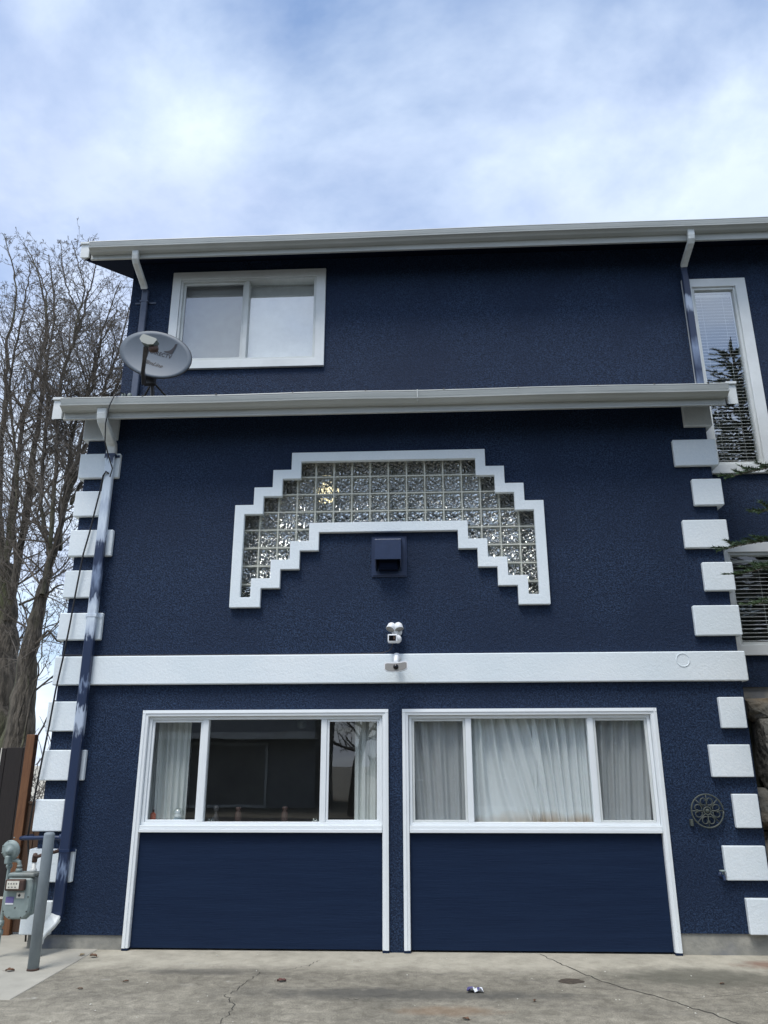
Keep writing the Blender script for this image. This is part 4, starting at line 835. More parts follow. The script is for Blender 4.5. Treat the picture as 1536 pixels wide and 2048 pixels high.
# ================================================================= gas meter and guard post
t = empty('guard_post', (-3.345, -0.78, 0.006), 'tall grey painted steel guard post standing in front of the gas meter', 'bollard')
b = MB(); b.lathe([(0, 0), (0.047, 0), (0.047, 1.065), (0.044, 1.080), (0.030, 1.088), (0, 1.091)], (-3.345, -0.78, 0.006), n=24); b.build('post', 'pipe_grey', t)
b = MB(); b.lathe([(0.0475, 0.001), (0.052, 0.001), (0.050, 0.014), (0.0475, 0.016)], (-3.345, -0.78, 0.006), n=24); b.build('base_collar', 'rust_dark', t)
Y = -0.35; t = empty('gas_meter', (-3.72, Y, 0.006), 'grey gas meter with a round regulator and risers on the pale slab', 'gas meter')
b = MB()                                               # meter case: rounded polygon with flange
pf = [(-3.855, 0.44), (-3.845, 0.375), (-3.80, 0.335), (-3.655, 0.335), (-3.61, 0.375), (-3.60, 0.44), (-3.60, 0.60), (-3.615, 0.675), (-3.84, 0.675), (-3.855, 0.60)]
b.prism(pf, 'y', Y-0.10, Y+0.10, bevel=0.014); b.prism([(p[0]+(-0.009 if p[0] < -3.73 else 0.009), p[1]+(-0.009 if p[1] < 0.5 else 0.006)) for p in pf], 'y', Y-0.045, Y-0.03); b.box(-3.85, -3.605, Y-0.085, Y+0.085, 0.680, 0.715, 0.010)
mc = b.build('meter_case', 'meter_grey', t)
b = MB(); b.box(-3.835, -3.655, Y-0.150, Y-0.101, 0.575, 0.670, 0.008); ix = b.build('index_box', 'rust_dark', mc)
b = MB(); b.box(-3.815, -3.700, Y-0.1535, Y-0.1502, 0.592, 0.658, 0.001); b.build('dial_plate', 'label_white', ix)
b = MB()
for i in range(4): b.lathe([(0, -0.002), (0.007, -0.0015), (0.007, 0)], (-3.798+i*0.025, Y-0.154, 0.636), 'y', 8)
for i in range(3): b.box(-3.80+i*0.03, -3.785+i*0.03, Y-0.155, Y-0.1537, 0.602, 0.612)
b.build('dials', 'dial_grey', ix)
b = MB(); b.box(-3.735, -3.66, Y-0.1035, Y-0.1006, 0.508, 0.556, 0.0005); b.build('warning_label', 'label_white', mc)
b = MB(); b.prism([(-3.722, 0.532), (-3.708, 0.548), (-3.694, 0.532), (-3.708, 0.516)], 'y', Y-0.1045, Y-0.1037); b.build('label_mark', 'dish_print', mc)
b = MB(); b.box(-3.83, -3.755, Y-0.1035, Y-0.1006, 0.470, 0.520, 0.0005); b.build('purple_label', 'label_purple', mc)
b = MB(); b.box(-3.83, -3.755, Y-0.1035, Y-0.1006, 0.455, 0.468, 0.0005); b.build('white_label', 'paper', mc)
for p_ in ((-3.84, 0.40), (-3.78, 0.352), (-3.67, 0.352), (-3.625, 0.40), (-3.625, 0.52), (-3.735, 0.43)):
    b = MB(); b.lathe([(0, -0.006), (0.006, -0.004), (0.007, 0)], (p_[0], Y-0.1005, p_[1]), 'y', 6); b.build('bolt', 'dark_steel', mc)
b = MB(); b.lathe([(0, -0.062), (0.014, -0.060), (0.018, -0.048), (0.032, -0.044), (0.036, -0.026), (0.060, -0.024), (0.074, -0.018), (0.078, -0.011), (0.088, -0.009), (0.090, 0.0), (0.088, 0.010), (0.078, 0.012), (0.05, 0.04), (0, 0.05)], (-3.885, Y-0.02, 0.905), (0.12, 1, 0.15), 28)
b.box(-3.905, -3.865, Y-0.085, Y+0.02, 0.790, 0.86, 0.008); rgb = b.build('regulator', 'meter_grey', t, smooth=False)
b = MB()
for k in range(8): b.lathe([(0, -0.016), (0.006, -0.014), (0.006, 0.0)], (-3.885+0.081*math.cos(k*0.785+0.3), Y-0.02-0.012*math.sin(k*0.785), 0.905+0.081*math.sin(k*0.785+0.3)), 'y', 6)
b.lathe([(0, 0.10), (0.006, 0.10), (0.006, 0.112), (0, 0.113)], (-3.88, Y, 0.905), 'z', 6)
b.build('regulator_bolts', 'meter_grey', rgb)
b = MB(); b.tube([((-3.89, Y, 0.81), .022), ((-3.89, Y, 0.745), .022)], n=12); b.lathe([(0, 0), (0.030, 0), (0.030, 0.022), (0, 0.022)], (-3.89, Y, 0.755), n=6)
b.tube([((-3.89, Y, 0.75), .016), ((-3.895, Y, 0.36), .016), ((-3.895, Y, 0.0), .016)], n=10)
b.lathe([(0, 0), (0.026, 0), (0.028, 0.03), (0.024, 0.05), (0, 0.05)], (-3.895, Y, 0.26), n=8); b.lathe([(0, 0), (0.03, 0), (0.03, 0.04), (0, 0.04)], (-3.895, Y, 0.19), n=8); b.tube([((-3.895, Y-0.01, 0.28), .012), ((-3.87, Y-0.06, 0.29), .010)], n=6)
b.build('inlet_riser', 'meter_grey', t)
b = MB(); b.tube([((-3.87, Y, 0.815), .018), ((-3.825, Y, 0.815), .018), ((-3.800, Y, 0.800), .018), ((-3.793, Y, 0.77), .018), ((-3.793, Y, 0.71), .018)], n=12); b.lathe([(0, 0), (0.028, 0), (0.032, 0.012), (0.028, 0.03), (0, 0.03)], (-3.793, Y, 0.715), n=8); b.lathe([(0, 0), (0.024, 0), (0.024, 0.02), (0, 0.02)], (-3.793, Y, 0.755), n=8); b.build('inlet_elbow', 'meter_grey', t)
b = MB(); b.lathe([(0, 0), (0.028, 0), (0.032, 0.012), (0.028, 0.03), (0.020, 0.035), (0.020, 0.09), (0, 0.09)], (-3.655, Y, 0.715), n=10)
b.build('outlet_union', 'elbow_metal', t)
b = MB(); b.lathe([(0, 0), (0.024, 0), (0.026, 0.04), (0.018, 0.075), (0, 0.08)], (-3.655, Y, 0.80), n=10); b.tube([((-3.655, Y, 0.84), .016), ((-3.60, Y+0.05, 0.86), .016), ((-3.55, Y+0.2, 0.87), .016), ((-3.53, Y+0.27, 0.88), .018)], n=8); b.box(-3.665, -3.60, Y-0.035, Y-0.025, 0.85, 0.862, 0.002); b.build('outlet_valve', 'rust_dark', t)
b = MB(); b.tube([((-3.53, -0.085, 0.86), .020), ((-3.53, -0.085, 0.955), .020), ((-3.545, -0.085, 0.985), .024), ((-3.58, -0.085, 0.99), .020), ((-3.90, -0.085, 0.985), .020), ((-3.96, -0.05, 0.98), .020), ((-3.97, 0.2, 0.98), .020)], n=10)
b.lathe([(0, 0), (0.032, 0.005), (0.036, 0.03), (0.028, 0.055), (0, 0.06)], (-3.535, -0.085, 0.965), n=10); b.build('house_pipe', 'navy_metal', t, smooth=True)

# ================================================================= fences on the left
t = empty('fence', (-4.9, 0.62, 0), 'dark brown board fence left of the gas meter', 'fence')
b = MB(); rf_ = random.Random(2); x = -8.0
while x < -4.34: w = 0.19; b.box(x, min(x+w-0.004, -4.315), 0.60+rf_.uniform(-.002, .002), 0.622, 0.36, 1.845+rf_.uniform(-0.006, 0.006), 0.003); x += w
b.build('boards', 'dark_fence', t)
b = MB(); b.box(-4.64, -4.63, 0.597, 0.5995, 1.66, 1.845); b.build('pale_drip', 'label_white', t)
b = MB(); b.box(-8, -4.315, 0.585, 0.60, 0.05, 0.34, 0.004); b.build('kick_board', 'fence_wood', t)
b = MB(); b.box(-4.355, -4.262, 0.565, 0.655, 0.0, 1.985, 0.004); tag(b.build('fence_post', 'fence_post_wood'), 'orange brown wooden post at the end of the dark fence', 'fence post')
t = empty('low_fence', (-4.05, 0.62, 0), 'low brown board fence between the post and the house corner', 'fence')
b = MB(); x = -4.258
while x < -3.84: b.box(x, x+0.098, 0.610, 0.63, 0.03, 1.265, 0.003); x += 0.104
b.build('boards', 'fence_wood', t); b = MB(); b.box(-4.258, -3.83, 0.600, 0.6395, 1.268, 1.292, 0.003); b.build('cap_rail', 'fence_wood', t)

# ================================================================= rockery at the right
def boulder(cx, cy, cz, rx, ry, rz, seed, label):
    b = MB(); bmesh.ops.create_icosphere(b.bm, subdivisions=4, radius=1.0)
    for v in b.bm.verts:
        p = v.co.copy(); q = p*1.1+Vector((seed*3.1, seed*1.7, 0))
        d = 1+0.36*noise.noise(q)+0.12*noise.noise(q*3)+0.04*noise.noise(q*9)
        d -= 0.10*abs(noise.noise(q*1.9+Vector((5, 5, 5))))
        p = Vector((max(-0.78, min(0.78, p.x*d)), max(-0.8, min(0.8, p.y*d)), max(-0.76, min(0.80, p.z*d))))
        v.co = Vector((cx+p.x*rx, cy+p.y*ry, cz+p.z*rz))
    return tag(b.build('boulder', 'rock', smooth=False), label, 'boulder', 'boulders of the retaining wall')
boulder(3.72, 0.66, 2.20, 0.36, 0.32, 0.16, 1, 'flat mossy boulder on top of the rock wall under the wing')
boulder(3.95, 0.52, 1.76, 0.55, 0.42, 0.44, 2, 'largest grey boulder of the rock wall just below the flat mossy one')
boulder(3.56, 0.60, 1.22, 0.30, 0.36, 0.26, 3, 'dark wet boulder tucked beside the house corner')
boulder(4.05, 0.48, 1.08, 0.44, 0.44, 0.40, 4, 'grey boulder midway up the rock wall at the right edge of the photo')
boulder(3.62, 0.50, 0.72, 0.34, 0.38, 0.36, 5, 'mottled boulder near the bottom of the rock wall')
boulder(4.15, 0.36, 0.42, 0.55, 0.50, 0.50, 6, 'low broad boulder at the foot of the rock wall')
b = MB(); b.prism([(0.75, 2.33), (0.62, 2.28), (0.72, 0.0), (1.2, 0.0), (1.2, 2.33)], 'x', 3.245, 9); o = b.build('earth_bank', 'moss_soil'); struct(o)

# ================================================================= litter on the concrete
def leaf(x, y, L, rot, seed, mt, label, z=0.004):
    L = L*0.75
    rl = random.Random(seed); b = MB(); n_ = 8; rows = []
    ca, sa = math.cos(rot), math.sin(rot)
    for i in range(n_+1):
        u = i/n_; w = L*0.34*math.sin(math.pi*min(1, u*0.96+0.03))**0.8*rl.uniform(0.7, 1.15); row = []
        for k in (-1, -0.5, 0, 0.5, 1):
            a = (u-0.5)*L; c = k*w; zz = z+0.22*L*abs(k)**1.5*rl.uniform(0.5, 1.1)+0.07*L*math.sin(u*3.1)
            row.append(b.bm.verts.new((x+a*ca-c*sa, y+a*sa+c*ca, zz)))
        rows.append(row)
    for r0, r1 in zip(rows, rows[1:]):
        for k in range(4): b.bm.faces.new((r0[k], r0[k+1], r1[k+1], r1[k]))
    b.tube([((x-0.5*L*ca, y-0.5*L*sa, z+0.003), 0.0015), ((x-0.8*L*ca, y-0.8*L*sa, z+0.004), 0.001)], n=4)
    return tag(b.build('dead_leaf', mt, smooth=True), label, 'leaf', 'dead leaves on the concrete')
leaf(-1.165, -1.04, 0.10, 0.1, 1, 'leaf_red', 'curled reddish leaf lying in front of the dark window, left of centre')
leaf(-3.02, -0.30, 0.10, 2.9, 2, 'leaf_brown', 'brown leaf on the pale slab beside the drain pipe', 0.010)
leaf(-3.14, -0.26, 0.07, 1.1, 3, 'leaf_tan', 'tan leaf on the pale slab edge touching the brown leaf near the drain', 0.010)
leaf(-3.52, -0.83, 0.10, 0.2, 4, 'leaf_brown', 'brown leaf on the pale slab left of the guard post foot', 0.010)
leaf(-2.42, -1.10, 0.06, 0.6, 5, 'leaf_brown', 'small brown leaf on the grey concrete right of the pale slab, the farther of two')
leaf(-2.70, -1.32, 0.05, 0.1, 6, 'leaf_brown', 'small brown leaf on the grey concrete right of the pale slab, the nearer of two')
leaf(0.80, -1.50, 0.05, 1.2, 7, 'leaf_brown', 'tiny brown leaf right of the crumpled paper')
leaf(2.35, -0.98, 0.05, 0.3, 8, 'leaf_brown', 'tiny brown leaf on the concrete below the iron medallion')
leaf(0.27, -1.95, 0.07, 2.6, 9, 'leaf_brown', 'brown leaf nearest the camera, below and left of the crumpled paper')
leaf(3.0, -1.35, 0.06, 0.5, 10, 'leaf_tan', 'tan leaf nearest the right corner of the concrete')
b = MB(); rp = random.Random(4); rows = []
for i in range(7):
    rows.append([b.bm.verts.new((0.315+0.020*i+rp.uniform(-.006, .006), -1.31+0.022*k+rp.uniform(-.006, .006), 0.006+rp.uniform(0, 0.035))) for k in range(5)])
for r0, r1 in zip(rows, rows[1:]):
    for k in range(4): f = b.bm.faces.new((r0[k], r0[k+1], r1[k+1], r1[k])); f.material_index = 1 if rp.random() < 0.1 else 0
tag(b.build('paper_scrap', ['paper', 'ink_blue']), 'crumpled white and blue paper scrap on the concrete', 'litter')
b = MB(); rp = random.Random(9)
for k in range(70):
    x, y = rp.uniform(-3.0, 3.3), rp.uniform(-2.6, -0.05); s_ = rp.uniform(0.003, 0.009)
    b.lathe([(0, -s_*.3), (s_, 0), (s_*0.7, s_*0.5), (0, s_*0.7)], (x, y, 0.003), n=5)
o = b.build('grit', ['label_white']); o['kind'] = 'stuff'

# ================================================================= bare trees
LIMBS = {
 'T1 trunk': [(-10.20,10.50,1.54,0.600),(-10.17,10.50,2.67,0.539),(-10.25,10.50,3.97,0.413),(-10.37,10.50,5.20,0.307),(-10.54,10.50,6.49,0.196)],
 'B': [(-10.16,10.30,5.04,0.252),(-10.09,10.30,6.56,0.207),(-10.10,10.30,8.17,0.186),(-10.12,10.30,9.56,0.163),(-10.13,10.30,10.73,0.138),(-10.14,10.30,11.63,0.112),(-10.12,10.30,12.71,0.071),(-10.13,10.30,13.82,0.058),(-10.35,10.30,14.82,0.044),(-10.55,10.30,15.67,0.030)],
 'C': [(-10.77,10.90,6.46,0.266),(-10.77,10.90,7.68,0.204),(-10.86,10.90,8.96,0.166),(-10.88,10.90,10.43,0.127),(-10.80,10.90,11.65,0.101),(-10.63,10.90,13.07,0.088),(-10.73,10.90,14.23,0.075),(-11.05,10.90,15.26,0.053),(-11.45,10.90,16.15,0.038),(-11.75,10.90,16.55,0.025)],
 'D': [(-10.97,11.30,6.56,0.245),(-11.40,11.30,8.24,0.210),(-11.62,11.30,10.01,0.187),(-11.74,11.30,11.72,0.147),(-11.94,11.30,13.18,0.105),(-11.92,11.30,14.87,0.062),(-12.23,11.30,16.11,0.047),(-12.66,11.30,17.25,0.025)],
 'H': [(-10.00,10.00,5.48,0.175),(-9.91,10.00,6.10,0.139),(-10.17,10.00,7.27,0.116),(-10.28,10.00,8.61,0.092),(-10.56,10.00,9.87,0.081),(-10.91,10.00,11.49,0.069),(-10.86,10.00,13.02,0.057),(-10.85,10.00,14.30,0.043),(-10.88,10.00,15.12,0.029)],
 'T2 trunk': [(-8.94,9.30,1.55,0.347),(-8.96,9.30,2.60,0.297),(-8.96,9.30,3.82,0.210),(-8.92,9.30,4.85,0.166),(-8.83,9.30,5.80,0.121)],
 'A': [(-8.88,9.40,5.82,0.194),(-8.73,9.40,6.69,0.172),(-8.65,9.40,7.57,0.150),(-8.52,9.40,8.48,0.127),(-8.45,9.40,9.42,0.103),(-8.43,9.40,10.25,0.091),(-8.35,9.40,10.96,0.079),(-8.28,9.40,11.68,0.067),(-8.23,9.40,12.27,0.047),(-7.98,9.40,12.87,0.034),(-7.94,9.40,13.48,0.022)],
 'E': [(-8.75,9.10,5.40,0.142),(-8.72,9.10,6.36,0.133),(-8.77,9.10,7.48,0.123),(-8.85,9.10,8.64,0.113),(-8.97,9.10,9.71,0.102),(-9.03,9.10,10.54,0.104),(-8.96,9.10,11.39,0.092),(-8.84,9.10,12.12,0.080),(-8.70,9.10,12.70,0.067),(-8.67,9.10,13.31,0.054),(-8.55,9.10,13.92,0.041),(-8.54,9.10,14.55,0.027),(-8.68,9.10,15.22,0.019)],
 'E2': [(-8.79,9.00,12.05,0.066),(-8.74,9.00,12.94,0.053),(-8.68,9.00,13.55,0.043),(-8.89,9.00,14.17,0.034),(-9.13,9.00,14.81,0.028),(-9.25,9.00,15.10,0.019)],
 'E3': [(-8.85,9.20,12.29,0.067),(-8.85,9.20,12.92,0.054),(-9.17,9.20,13.55,0.046),(-9.42,9.20,14.18,0.039),(-9.58,9.20,14.82,0.028),(-9.67,9.20,15.31,0.020)],
 'F': [(-8.74,9.60,6.61,0.149),(-8.78,9.60,7.64,0.126),(-8.80,9.60,8.83,0.116),(-8.75,9.60,10.08,0.092),(-8.54,9.60,10.93,0.080),(-8.41,9.60,12.10,0.054),(-8.29,9.60,13.01,0.041),(-8.04,9.60,14.25,0.025)],
 'G': [(-8.78,9.70,7.94,0.115),(-8.62,9.70,8.46,0.103),(-8.23,9.70,9.55,0.091),(-7.97,9.70,10.67,0.080),(-7.76,9.70,11.25,0.054),(-7.56,9.70,12.13,0.041)],
 'I': [(-8.82,9.30,6.41,0.122),(-9.17,9.30,7.68,0.112),(-9.32,9.30,9.13,0.102),(-9.40,9.30,10.51,0.092),(-9.64,9.30,11.67,0.067),(-9.74,9.30,12.86,0.054),(-9.98,9.30,13.95,0.042),(-10.65,9.30,15.09,0.021)],
 'J': [(-8.66,9.90,8.95,0.105),(-8.39,9.90,10.21,0.093),(-8.19,9.90,11.36,0.081),(-7.96,9.90,12.41,0.055),(-7.80,9.90,13.81,0.028)],
 'K': [(-8.57,9.50,7.73,0.101),(-8.22,9.50,8.65,0.089),(-8.03,9.50,9.60,0.078),(-7.84,9.50,10.43,0.065),(-7.63,9.50,11.43,0.040)],
 'branch1': [(-8.81,9.20,4.26,0.070),(-8.55,9.20,4.58,0.059),(-8.33,9.20,4.37,0.047),(-8.16,9.20,4.32,0.035),(-7.89,9.20,4.34,0.023)],
 'branch2': [(-9.30,9.20,5.19,0.072),(-8.96,9.20,5.36,0.060),(-8.68,9.20,5.44,0.060),(-8.41,9.20,5.65,0.048),(-8.04,9.20,5.59,0.024)],
 'sapling': [(-6.40,4.50,1.89,0.018),(-6.36,4.50,2.58,0.017),(-6.30,4.50,2.98,0.013),(-6.28,4.50,3.47,0.010),(-6.30,4.50,4.14,0.009)],
 'sapling2': [(-6.45,4.60,1.73,0.016),(-6.57,4.60,2.35,0.013),(-6.51,4.60,2.83,0.010),(-6.53,4.60,3.24,0.007)],
 'sapling3': [(-6.21,4.40,1.88,0.016),(-6.01,4.40,2.34,0.013),(-5.89,4.40,2.65,0.010)],
}

def polysub(pts, m=4):
    """Catmull-Rom through 4-tuples"""
    out = []; P_ = [pts[0]]+list(pts)+[pts[-1]]
    for i in range(1, len(P_)-2):
        for k in range(m):
            t_ = k/m; out.append(tuple(0.5*((2*P_[i][c])+(-P_[i-1][c]+P_[i+1][c])*t_+(2*P_[i-1][c]-5*P_[i][c]+4*P_[i+1][c]-P_[i+2][c])*t_*t_+(-P_[i-1][c]+3*P_[i][c]-3*P_[i+1][c]+P_[i+2][c])*t_**3) for c in range(4)))
    out.append(tuple(pts[-1])); return out
rt = random.Random(11)
class Segs:
    """fast tube collector"""
    def __init__(s): s.v = []; s.f = []
    def tube(s, pts, n):
        prev = None
        for i, (p, r) in enumerate(pts):
            d = (pts[min(i+1, len(pts)-1)][0]-pts[max(i-1, 0)][0])
            d = d.normalized() if d.length > 1e-6 else Vector((0, 0, 1)); a = d.orthogonal().normalized() if prev is None else (a-d*a.dot(d)).normalized(); c = d.cross(a)
            base = len(s.v)
            for k in range(n):
                q = p+(a*math.cos(6.2832*k/n)+c*math.sin(6.2832*k/n))*r; s.v.append((q.x, q.y, q.z))
            if prev is not None:
                for k in range(n): s.f.append((prev+k, prev+(k+1) % n, base+(k+1) % n, base+k))
            prev = base
    def build(s, name, mt, parent):
        me = bpy.data.meshes.new(name); me.from_pydata(s.v, [], s.f); me.update(); return put(name, me, mt, parent, smooth=True)
def grow(S, p, d, L, r, lvl, up):
    n_ = max(3, int(L/0.22)) if lvl < 3 else 3
    pts = [(p.copy(), r)]; step = L/n_; q = p.copy(); dd = d.copy()
    for i in range(n_):
        dd = (dd+Vector((rt.gauss(0, .13), rt.gauss(0, .13), rt.gauss(0, .10)+up*0.05))).normalized(); q = q+dd*step
        rr = max(0.0036, r*(1-0.75*(i+1)/n_)); pts.append((q.copy(), rr))
        if lvl < 3:
            k = 1 if rt.random() < (0.95, 0.75, 0.40)[lvl] else 0
            for _ in range(k):
                side = dd.orthogonal().normalized(); side.rotate(Matrix.Rotation(rt.uniform(0, 6.283), 3, dd)); nd = (dd*rt.uniform(0.5, 1.0)+side*rt.uniform(0.55, 1.0)+Vector((0, 0, 0.18*up))).normalized()
                grow(S, q, nd, L*rt.uniform(0.32, 0.6)*(1-0.4*i/n_), rr*0.62, lvl+1, up)
    S.tube(pts, 5 if lvl == 0 else (4 if lvl == 1 else 3))
    if lvl >= 1:                                       # knobbly flower-bud tips
        e = pts[-1][0]
        for _ in range(3):
            nd = (dd+Vector((rt.gauss(0, .7), rt.gauss(0, .7), rt.gauss(0, .6)))).normalized(); S.tube([(e, 0.0035), (e+nd*rt.uniform(0.04, 0.08), 0.0055)], 3)
def tree(keys, trunk_key, loc, label, dens, cat='tree', group=None):
    root = empty('bare_tree', loc, label, cat, group); T = Segs(); K = Segs()
    for k in keys:
        pts = LIMBS[k]; fk = 1.0 if 'trunk' in k or 'sapling' in k else 0.44; pts = [(x, y, z, r*fk) for x, y, z, r in pts]
        if k == trunk_key and not k.startswith('sapling'):
            x0, y0, z0, r0 = pts[0]; pts = [(x0, y0, -0.1, r0*1.35), (x0, y0, 0.6, r0*1.12)]+pts
        sp_ = polysub(pts, 5); w = []
        for i, (x, y, z, r) in enumerate(sp_):
            j = 0.35*r*math.sin(i*1.7+len(k)); w.append((Vector((x+j*.3+rt.gauss(0, .012), y+rt.gauss(0, .02), z)), r*(1+0.06*math.sin(i*2.3))))
        T.tube(w, 14 if r0_big(pts) else 7)
        L_ = sum((w[i+1][0]-w[i][0]).length for i in range(len(w)-1))
        for i in range(1, len(w)):
            p, r = w[i]; d = (w[i][0]-w[i-1][0]).normalized(); h = p.z
            if k == trunk_key and h < 3: continue
            cnt = (0.65 if h < 9 else 1.0)*dens*(w[i][0]-w[i-1][0]).length*(1.0 if r > 0.06 else 1.5)
            while rt.random() < cnt:
                cnt -= 1
                side = d.orthogonal().normalized(); side.rotate(Matrix.Rotation(rt.uniform(0, 6.283), 3, d))
                nd = (d*rt.uniform(0.3, 1.0)+side*rt.uniform(0.7, 1.2)+Vector((0, 0, 0.1))).normalized()
                Lb = rt.uniform(0.6, 2.5)**1.0*(1.0 if h < 10.0 else max(0.20, 1-(h-10.0)/6.5)); grow(K, p-d*rt.uniform(0, .1), nd, Lb, min(r*0.55, 0.007+0.010*Lb), 0 if Lb > 1.05 else 1, 1)
    T.build('trunk', 'bark', root); K.build('crown', 'twig', root); return root
def r0_big(pts): return pts[0][3] > 0.15
tree(['T1 trunk', 'B', 'C', 'D', 'H'], 'T1 trunk', (-10.2, 10.5, 0), 'big bare tree with the thickest trunk at the left side of the photo', 4.6)
tree(['T2 trunk', 'A', 'E', 'E2', 'E3', 'F', 'G', 'I', 'J', 'K', 'branch1', 'branch2'], 'T2 trunk', (-8.94, 9.3, 0), 'bare tree leaning right between the thickest trunk and the house', 4.6)
tree(['sapling'], 'sapling', (-6.4, 4.5, 0), 'thin leafless sapling just behind the wooden post', 1.2, 'sapling')
tree(['sapling2'], 'sapling2', (-6.45, 4.6, 0), 'thinnest leafless sapling rising behind the dark fence boards', 1.0, 'sapling')
tree(['sapling3'], 'sapling3', (-6.2, 4.4, 0), 'thin leafless sapling leaning right behind the house corner cable', 1.2, 'sapling')
# distant bare brush and bank beyond the fence
S = Segs(); rb = random.Random(3)
for k in range(1500):
    x = rb.uniform(-26, -6); y = rb.uniform(16, 24); z = rb.uniform(0, 3.0)**1.0; d = Vector((rb.gauss(0, .5), rb.gauss(0, .3), rb.uniform(0.2, 1))).normalized(); L_ = rb.uniform(0.4, 1.2)
    p = Vector((x, y, z*rb.random())); S.tube([(p, .02), (p+d*L_*.5+Vector((rb.gauss(0, .05), 0, 0)), .013), (p+d*L_, .007)], 3)
o = S.build('brush', 'brush', None); o['kind'] = 'stuff'

# ================================================================= conifer just out of frame on the right
def conifer(cx, cy, H, R0, z0, seed, label):
    rc = random.Random(seed); root = empty('conifer', (cx, cy, 0), label, 'tree'); T = Segs(); K = Segs(); Br = Segs()
    T.tube([(Vector((cx, cy, -0.1)), 0.14), (Vector((cx, cy, H*0.5)), 0.08), (Vector((cx+.03, cy, H-0.25)), 0.018), (Vector((cx+.03, cy, H+0.05)), 0.006)], 10)
    z = z0; a0 = 0
    def spray(p, d, L, r):
        n_ = max(3, int(L/0.032)); q = p.copy(); dd = d.copy(); pts = [(q.copy(), r)]
        for i in range(n_):
            dd = (dd+Vector((rc.gauss(0, .03), rc.gauss(0, .03), -0.012+rc.gauss(0, .02)))).normalized(); q = q+dd*(L/n_); pts.append((q.copy(), max(.002, r*(1-i/n_))))
            for s_ in (-1, 1):
                side = dd.cross(Vector((0, 0, 1))).normalized()*s_
                for _ in range(7):
                    nd = (dd*rc.uniform(0.6, 1.1)+side*rc.uniform(0.4, 1.0)+Vector((0, 0, rc.uniform(-0.35, 0.65)))).normalized(); l_ = rc.uniform(0.030, 0.055); w_ = 0.0058
                    b0 = q-dd*rc.uniform(0, .04); pp = nd.cross(Vector((rc.gauss(0, 1), rc.gauss(0, 1), rc.gauss(0, 1)))).normalized()*w_; bi = len(K.v)
                    for c in (b0-pp, b0+pp, b0+nd*l_): K.v.append(tuple(c))
                    K.f.append((bi, bi+1, bi+2))
        Br.tube(pts, 3)
    while z < H-0.12:
        k = rc.randint(7, 9); Rr = R0*((H-z)/(H-z0))**0.85
        for j in range(k):
            a = a0+j*6.283/k+rc.uniform(-.3, .3); d = Vector((math.cos(a), math.sin(a), 0.12+0.25*(z-z0)/(H-z0))).normalized(); Lb = Rr*rc.uniform(0.75, 1.12); q = Vector((cx, cy, z)); pts = [(q.copy(), 0.016)]; n_ = max(3, int(Lb/0.075)); dd = d.copy()
            for i in range(n_):
                dd = (dd+Vector((rc.gauss(0, .04), rc.gauss(0, .04), -0.025))).normalized(); q = q+dd*(Lb/n_); pts.append((q.copy(), max(.004, 0.016*(1-i/n_))))
                if i > n_*0.15:
                    for s_ in (-1, 1):
                        side = dd.cross(Vector((0, 0, 1))).normalized()*s_; spray(q, (dd*0.7+side*0.75+Vector((0, 0, rc.uniform(-.1, .15)))).normalized(), min(0.40, Lb*0.38)*rc.uniform(.6, 1)*(1-0.45*i/n_), 0.005)
            spray(q, dd, 0.2, 0.005); Br.tube(pts, 5)
        z += rc.uniform(0.15, 0.22); a0 += 0.6
    for tx, ty, tz in ((2.76, -1.30, 3.50), (3.02, -1.5, 3.78), (3.00, -1.1, 4.26), (2.92, -1.35, 2.98), (3.0, -0.9, 3.35), (2.95, -1.6, 3.25)):     # the boughs that reach into the picture
        tip = Vector((tx, ty, tz)); p0 = Vector((cx, cy, tz-0.10)); Lb = (tip-p0).length; n_ = int(Lb/0.075); pts = []
        for i in range(n_+1):
            u = i/n_; q = p0.lerp(tip, u)+Vector((rc.gauss(0, .006), rc.gauss(0, .006), 0.16*math.sin(u*3.14159))); pts.append((q, max(.004, 0.017*(1-u))))
            if u > 0.2 and i < n_:
                dd = (tip-p0).normalized()
                for s_ in (-1, 1): side = dd.cross(Vector((0, 0, 1))).normalized()*s_; spray(q, (dd*0.8+side*0.6+Vector((0, 0, rc.uniform(-.15, .25)))).normalized(), 0.40*rc.uniform(.6, 1)*(1-0.55*u), 0.005)
        spray(pts[-1][0], dd, 0.14, 0.004); Br.tube(pts, 5)
    T.build('trunk', 'bark', root); Br.build('branches', 'twig', root); K.build('needles', 'needles', root); return root
conifer(4.85, -1.25, 7.9, 1.62, 2.6, 6, 'dark green conifer whose branch tips reach in at the right side of the photo')

# ================================================================= across the street (seen only in the panes)
t = empty('neighbour_house', (-8, -24, 0), 'grey sided house across the street mirrored in the dark garage window', 'house')
b = MB(); b.box(-15, -4.3, -31, -24, 0, 6.0); b.build('wall', 'siding', t)
b = MB(); b.prism([(-32, 5.9), (-27.5, 8.4), (-23.2, 5.9), (-23.2, 6.05), (-27.5, 8.6), (-32, 6.05)], 'x', -15.6, -3.8); b.build('roof', 'shingle', t)
b = MB(); b.box(-15.2, -4.2, -23.995, -23.0, 2.6, 2.85); b.build('balcony', 'trim_white', t)
for x in (-12.5, -7.8):
    b = MB(); b.box(x-1.5, x+1.5, -23.99, -23.96, 0.02, 2.35); g_ = b.build('garage_door', 'room_grey', t)
    b = MB(); frame_rect(b, x-1.62, x+1.62, 0.0, 2.47, 0.1, -23.989, -23.93, 0); b.build('frame', 'trim_white', g_)
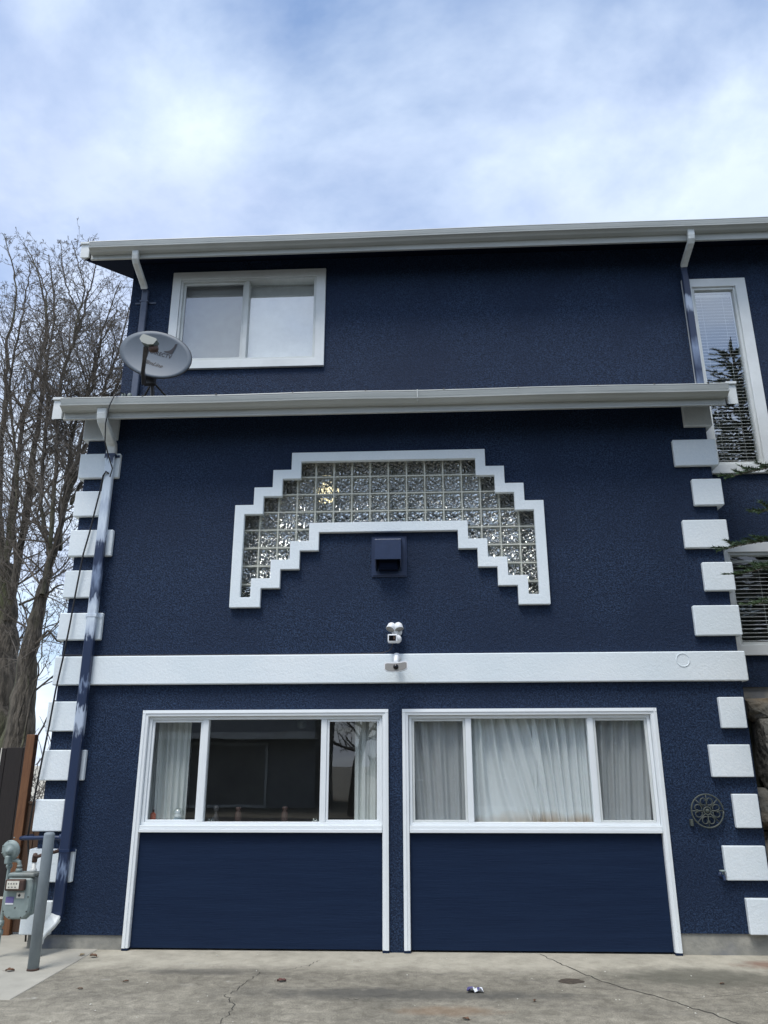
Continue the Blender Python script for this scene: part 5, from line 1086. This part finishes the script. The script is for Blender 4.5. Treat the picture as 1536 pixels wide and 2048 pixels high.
for x in (-13, -10.3, -7.5, -5.4):
    b = MB(); b.box(x-0.6, x+0.6, -23.99, -23.965, 3.5, 5.0); w_ = b.build('window', 'navy_soffit', t); b = MB(); frame_rect(b, x-0.7, x+0.7, 3.4, 5.1, 0.1, -23.989, -23.93, 0); b.build('frame', 'trim_white', w_)
b = MB(); b.box(-1.5, 13, -34, -25, 0, 7.0); t = empty('neighbour_house', (6, -25, 0), 'dark house across the street behind the photographer, mirrored in the curtained window', 'house'); b.build('wall', 'hedge', t)
b = MB(); b.prism([(-35, 6.9), (-29.5, 9.6), (-24.2, 6.9), (-24.2, 7.05), (-29.5, 9.8), (-35, 7.05)], 'x', -2.1, 13.6); b.build('roof', 'shingle', t)
for x in (0.5, 3.5, 7.5, 10.5):
    for z in (1.0, 4.2): b = MB(); frame_rect(b, x-0.75, x+0.75, z, z+1.5, 0.09, -25.0, -24.93, 0); b.build('window', 'trim_white', t)
def leafy(cx, cy, H, W, seed, label):
    rl = random.Random(seed); root = empty('evergreen_tree', (cx, cy, 0), label, 'tree', 'evergreen trees across the street'); T = Segs(); K = Segs()
    T.tube([(Vector((cx, cy, -0.1)), .3), (Vector((cx, cy, H*.6)), .16), (Vector((cx, cy, H)), .03)], 8); T.build('trunk', 'bark', root)
    for k in range(2600):
        z = 1.2+(H-1.2)*rl.random()**1.15; R_ = W*(1-(z-1.2)/(H-1.2))**0.8*(0.8+0.2*math.sin(z*5)); a = rl.uniform(0, 6.283); q = R_*math.sqrt(rl.random())
        p = Vector((cx+q*math.cos(a), cy+q*math.sin(a), z)); u = Vector((rl.gauss(0, 1), rl.gauss(0, 1), rl.gauss(0, .5))).normalized()*0.28; v = u.cross(Vector((rl.gauss(0, 1), rl.gauss(0, 1), rl.gauss(0, 1)))).normalized()*0.16
        bi = len(K.v); K.v += [tuple(p-u), tuple(p+v), tuple(p+u), tuple(p-v)]; K.f.append((bi, bi+1, bi+2, bi+3))
    K.build('crown', 'needles', root)
for i, (x, y, H, W) in enumerate(((-18, -21, 13, 3.2), (-13.5, -20.5, 11, 2.6), (0.5, -20.5, 12, 2.6), (3.6, -21, 10, 2.4), (7.2, -20.6, 13, 2.9), (11.5, -21, 12, 2.8), (16, -20, 14, 3.2), (22, -18, 13, 3.2), (-23, -19, 13, 3.2))): leafy(x, y, H, W, i+30, 'evergreen across the street behind the photographer, one of the row mirrored in the panes')
g = MB(); g.box(-120, 120, -18, -7.6, -0.05, 0.012); struct(g.build('road', 'asphalt'))
S = Segs(); rb = random.Random(8)
LIMBS['yard'] = [(-2.3, -19, 0.0, 0.22), (-2.2, -19, 1.6, 0.16), (-1.9, -19.1, 3.2, 0.12), (-2.4, -19, 5.0, 0.08), (-2.2, -19, 6.8, 0.03)]
rr_ = empty('bare_tree', (-2.3, -19, 0), 'bare tree across the street mirrored at the right end of the dark window', 'tree')
T = Segs(); K = Segs(); w = [(Vector(p[:3]), p[3]) for p in polysub(LIMBS['yard'], 4)]; T.tube(w, 10)
for p, r in w[5:]:
    for _ in range(3): grow(K, p, Vector((rt.gauss(0, 1), rt.gauss(0, 1), 0.7)).normalized(), rt.uniform(1.2, 2.4), r*0.4, 0, 1)
T.build('trunk', 'bark', rr_); K.build('crown', 'twig', rr_)
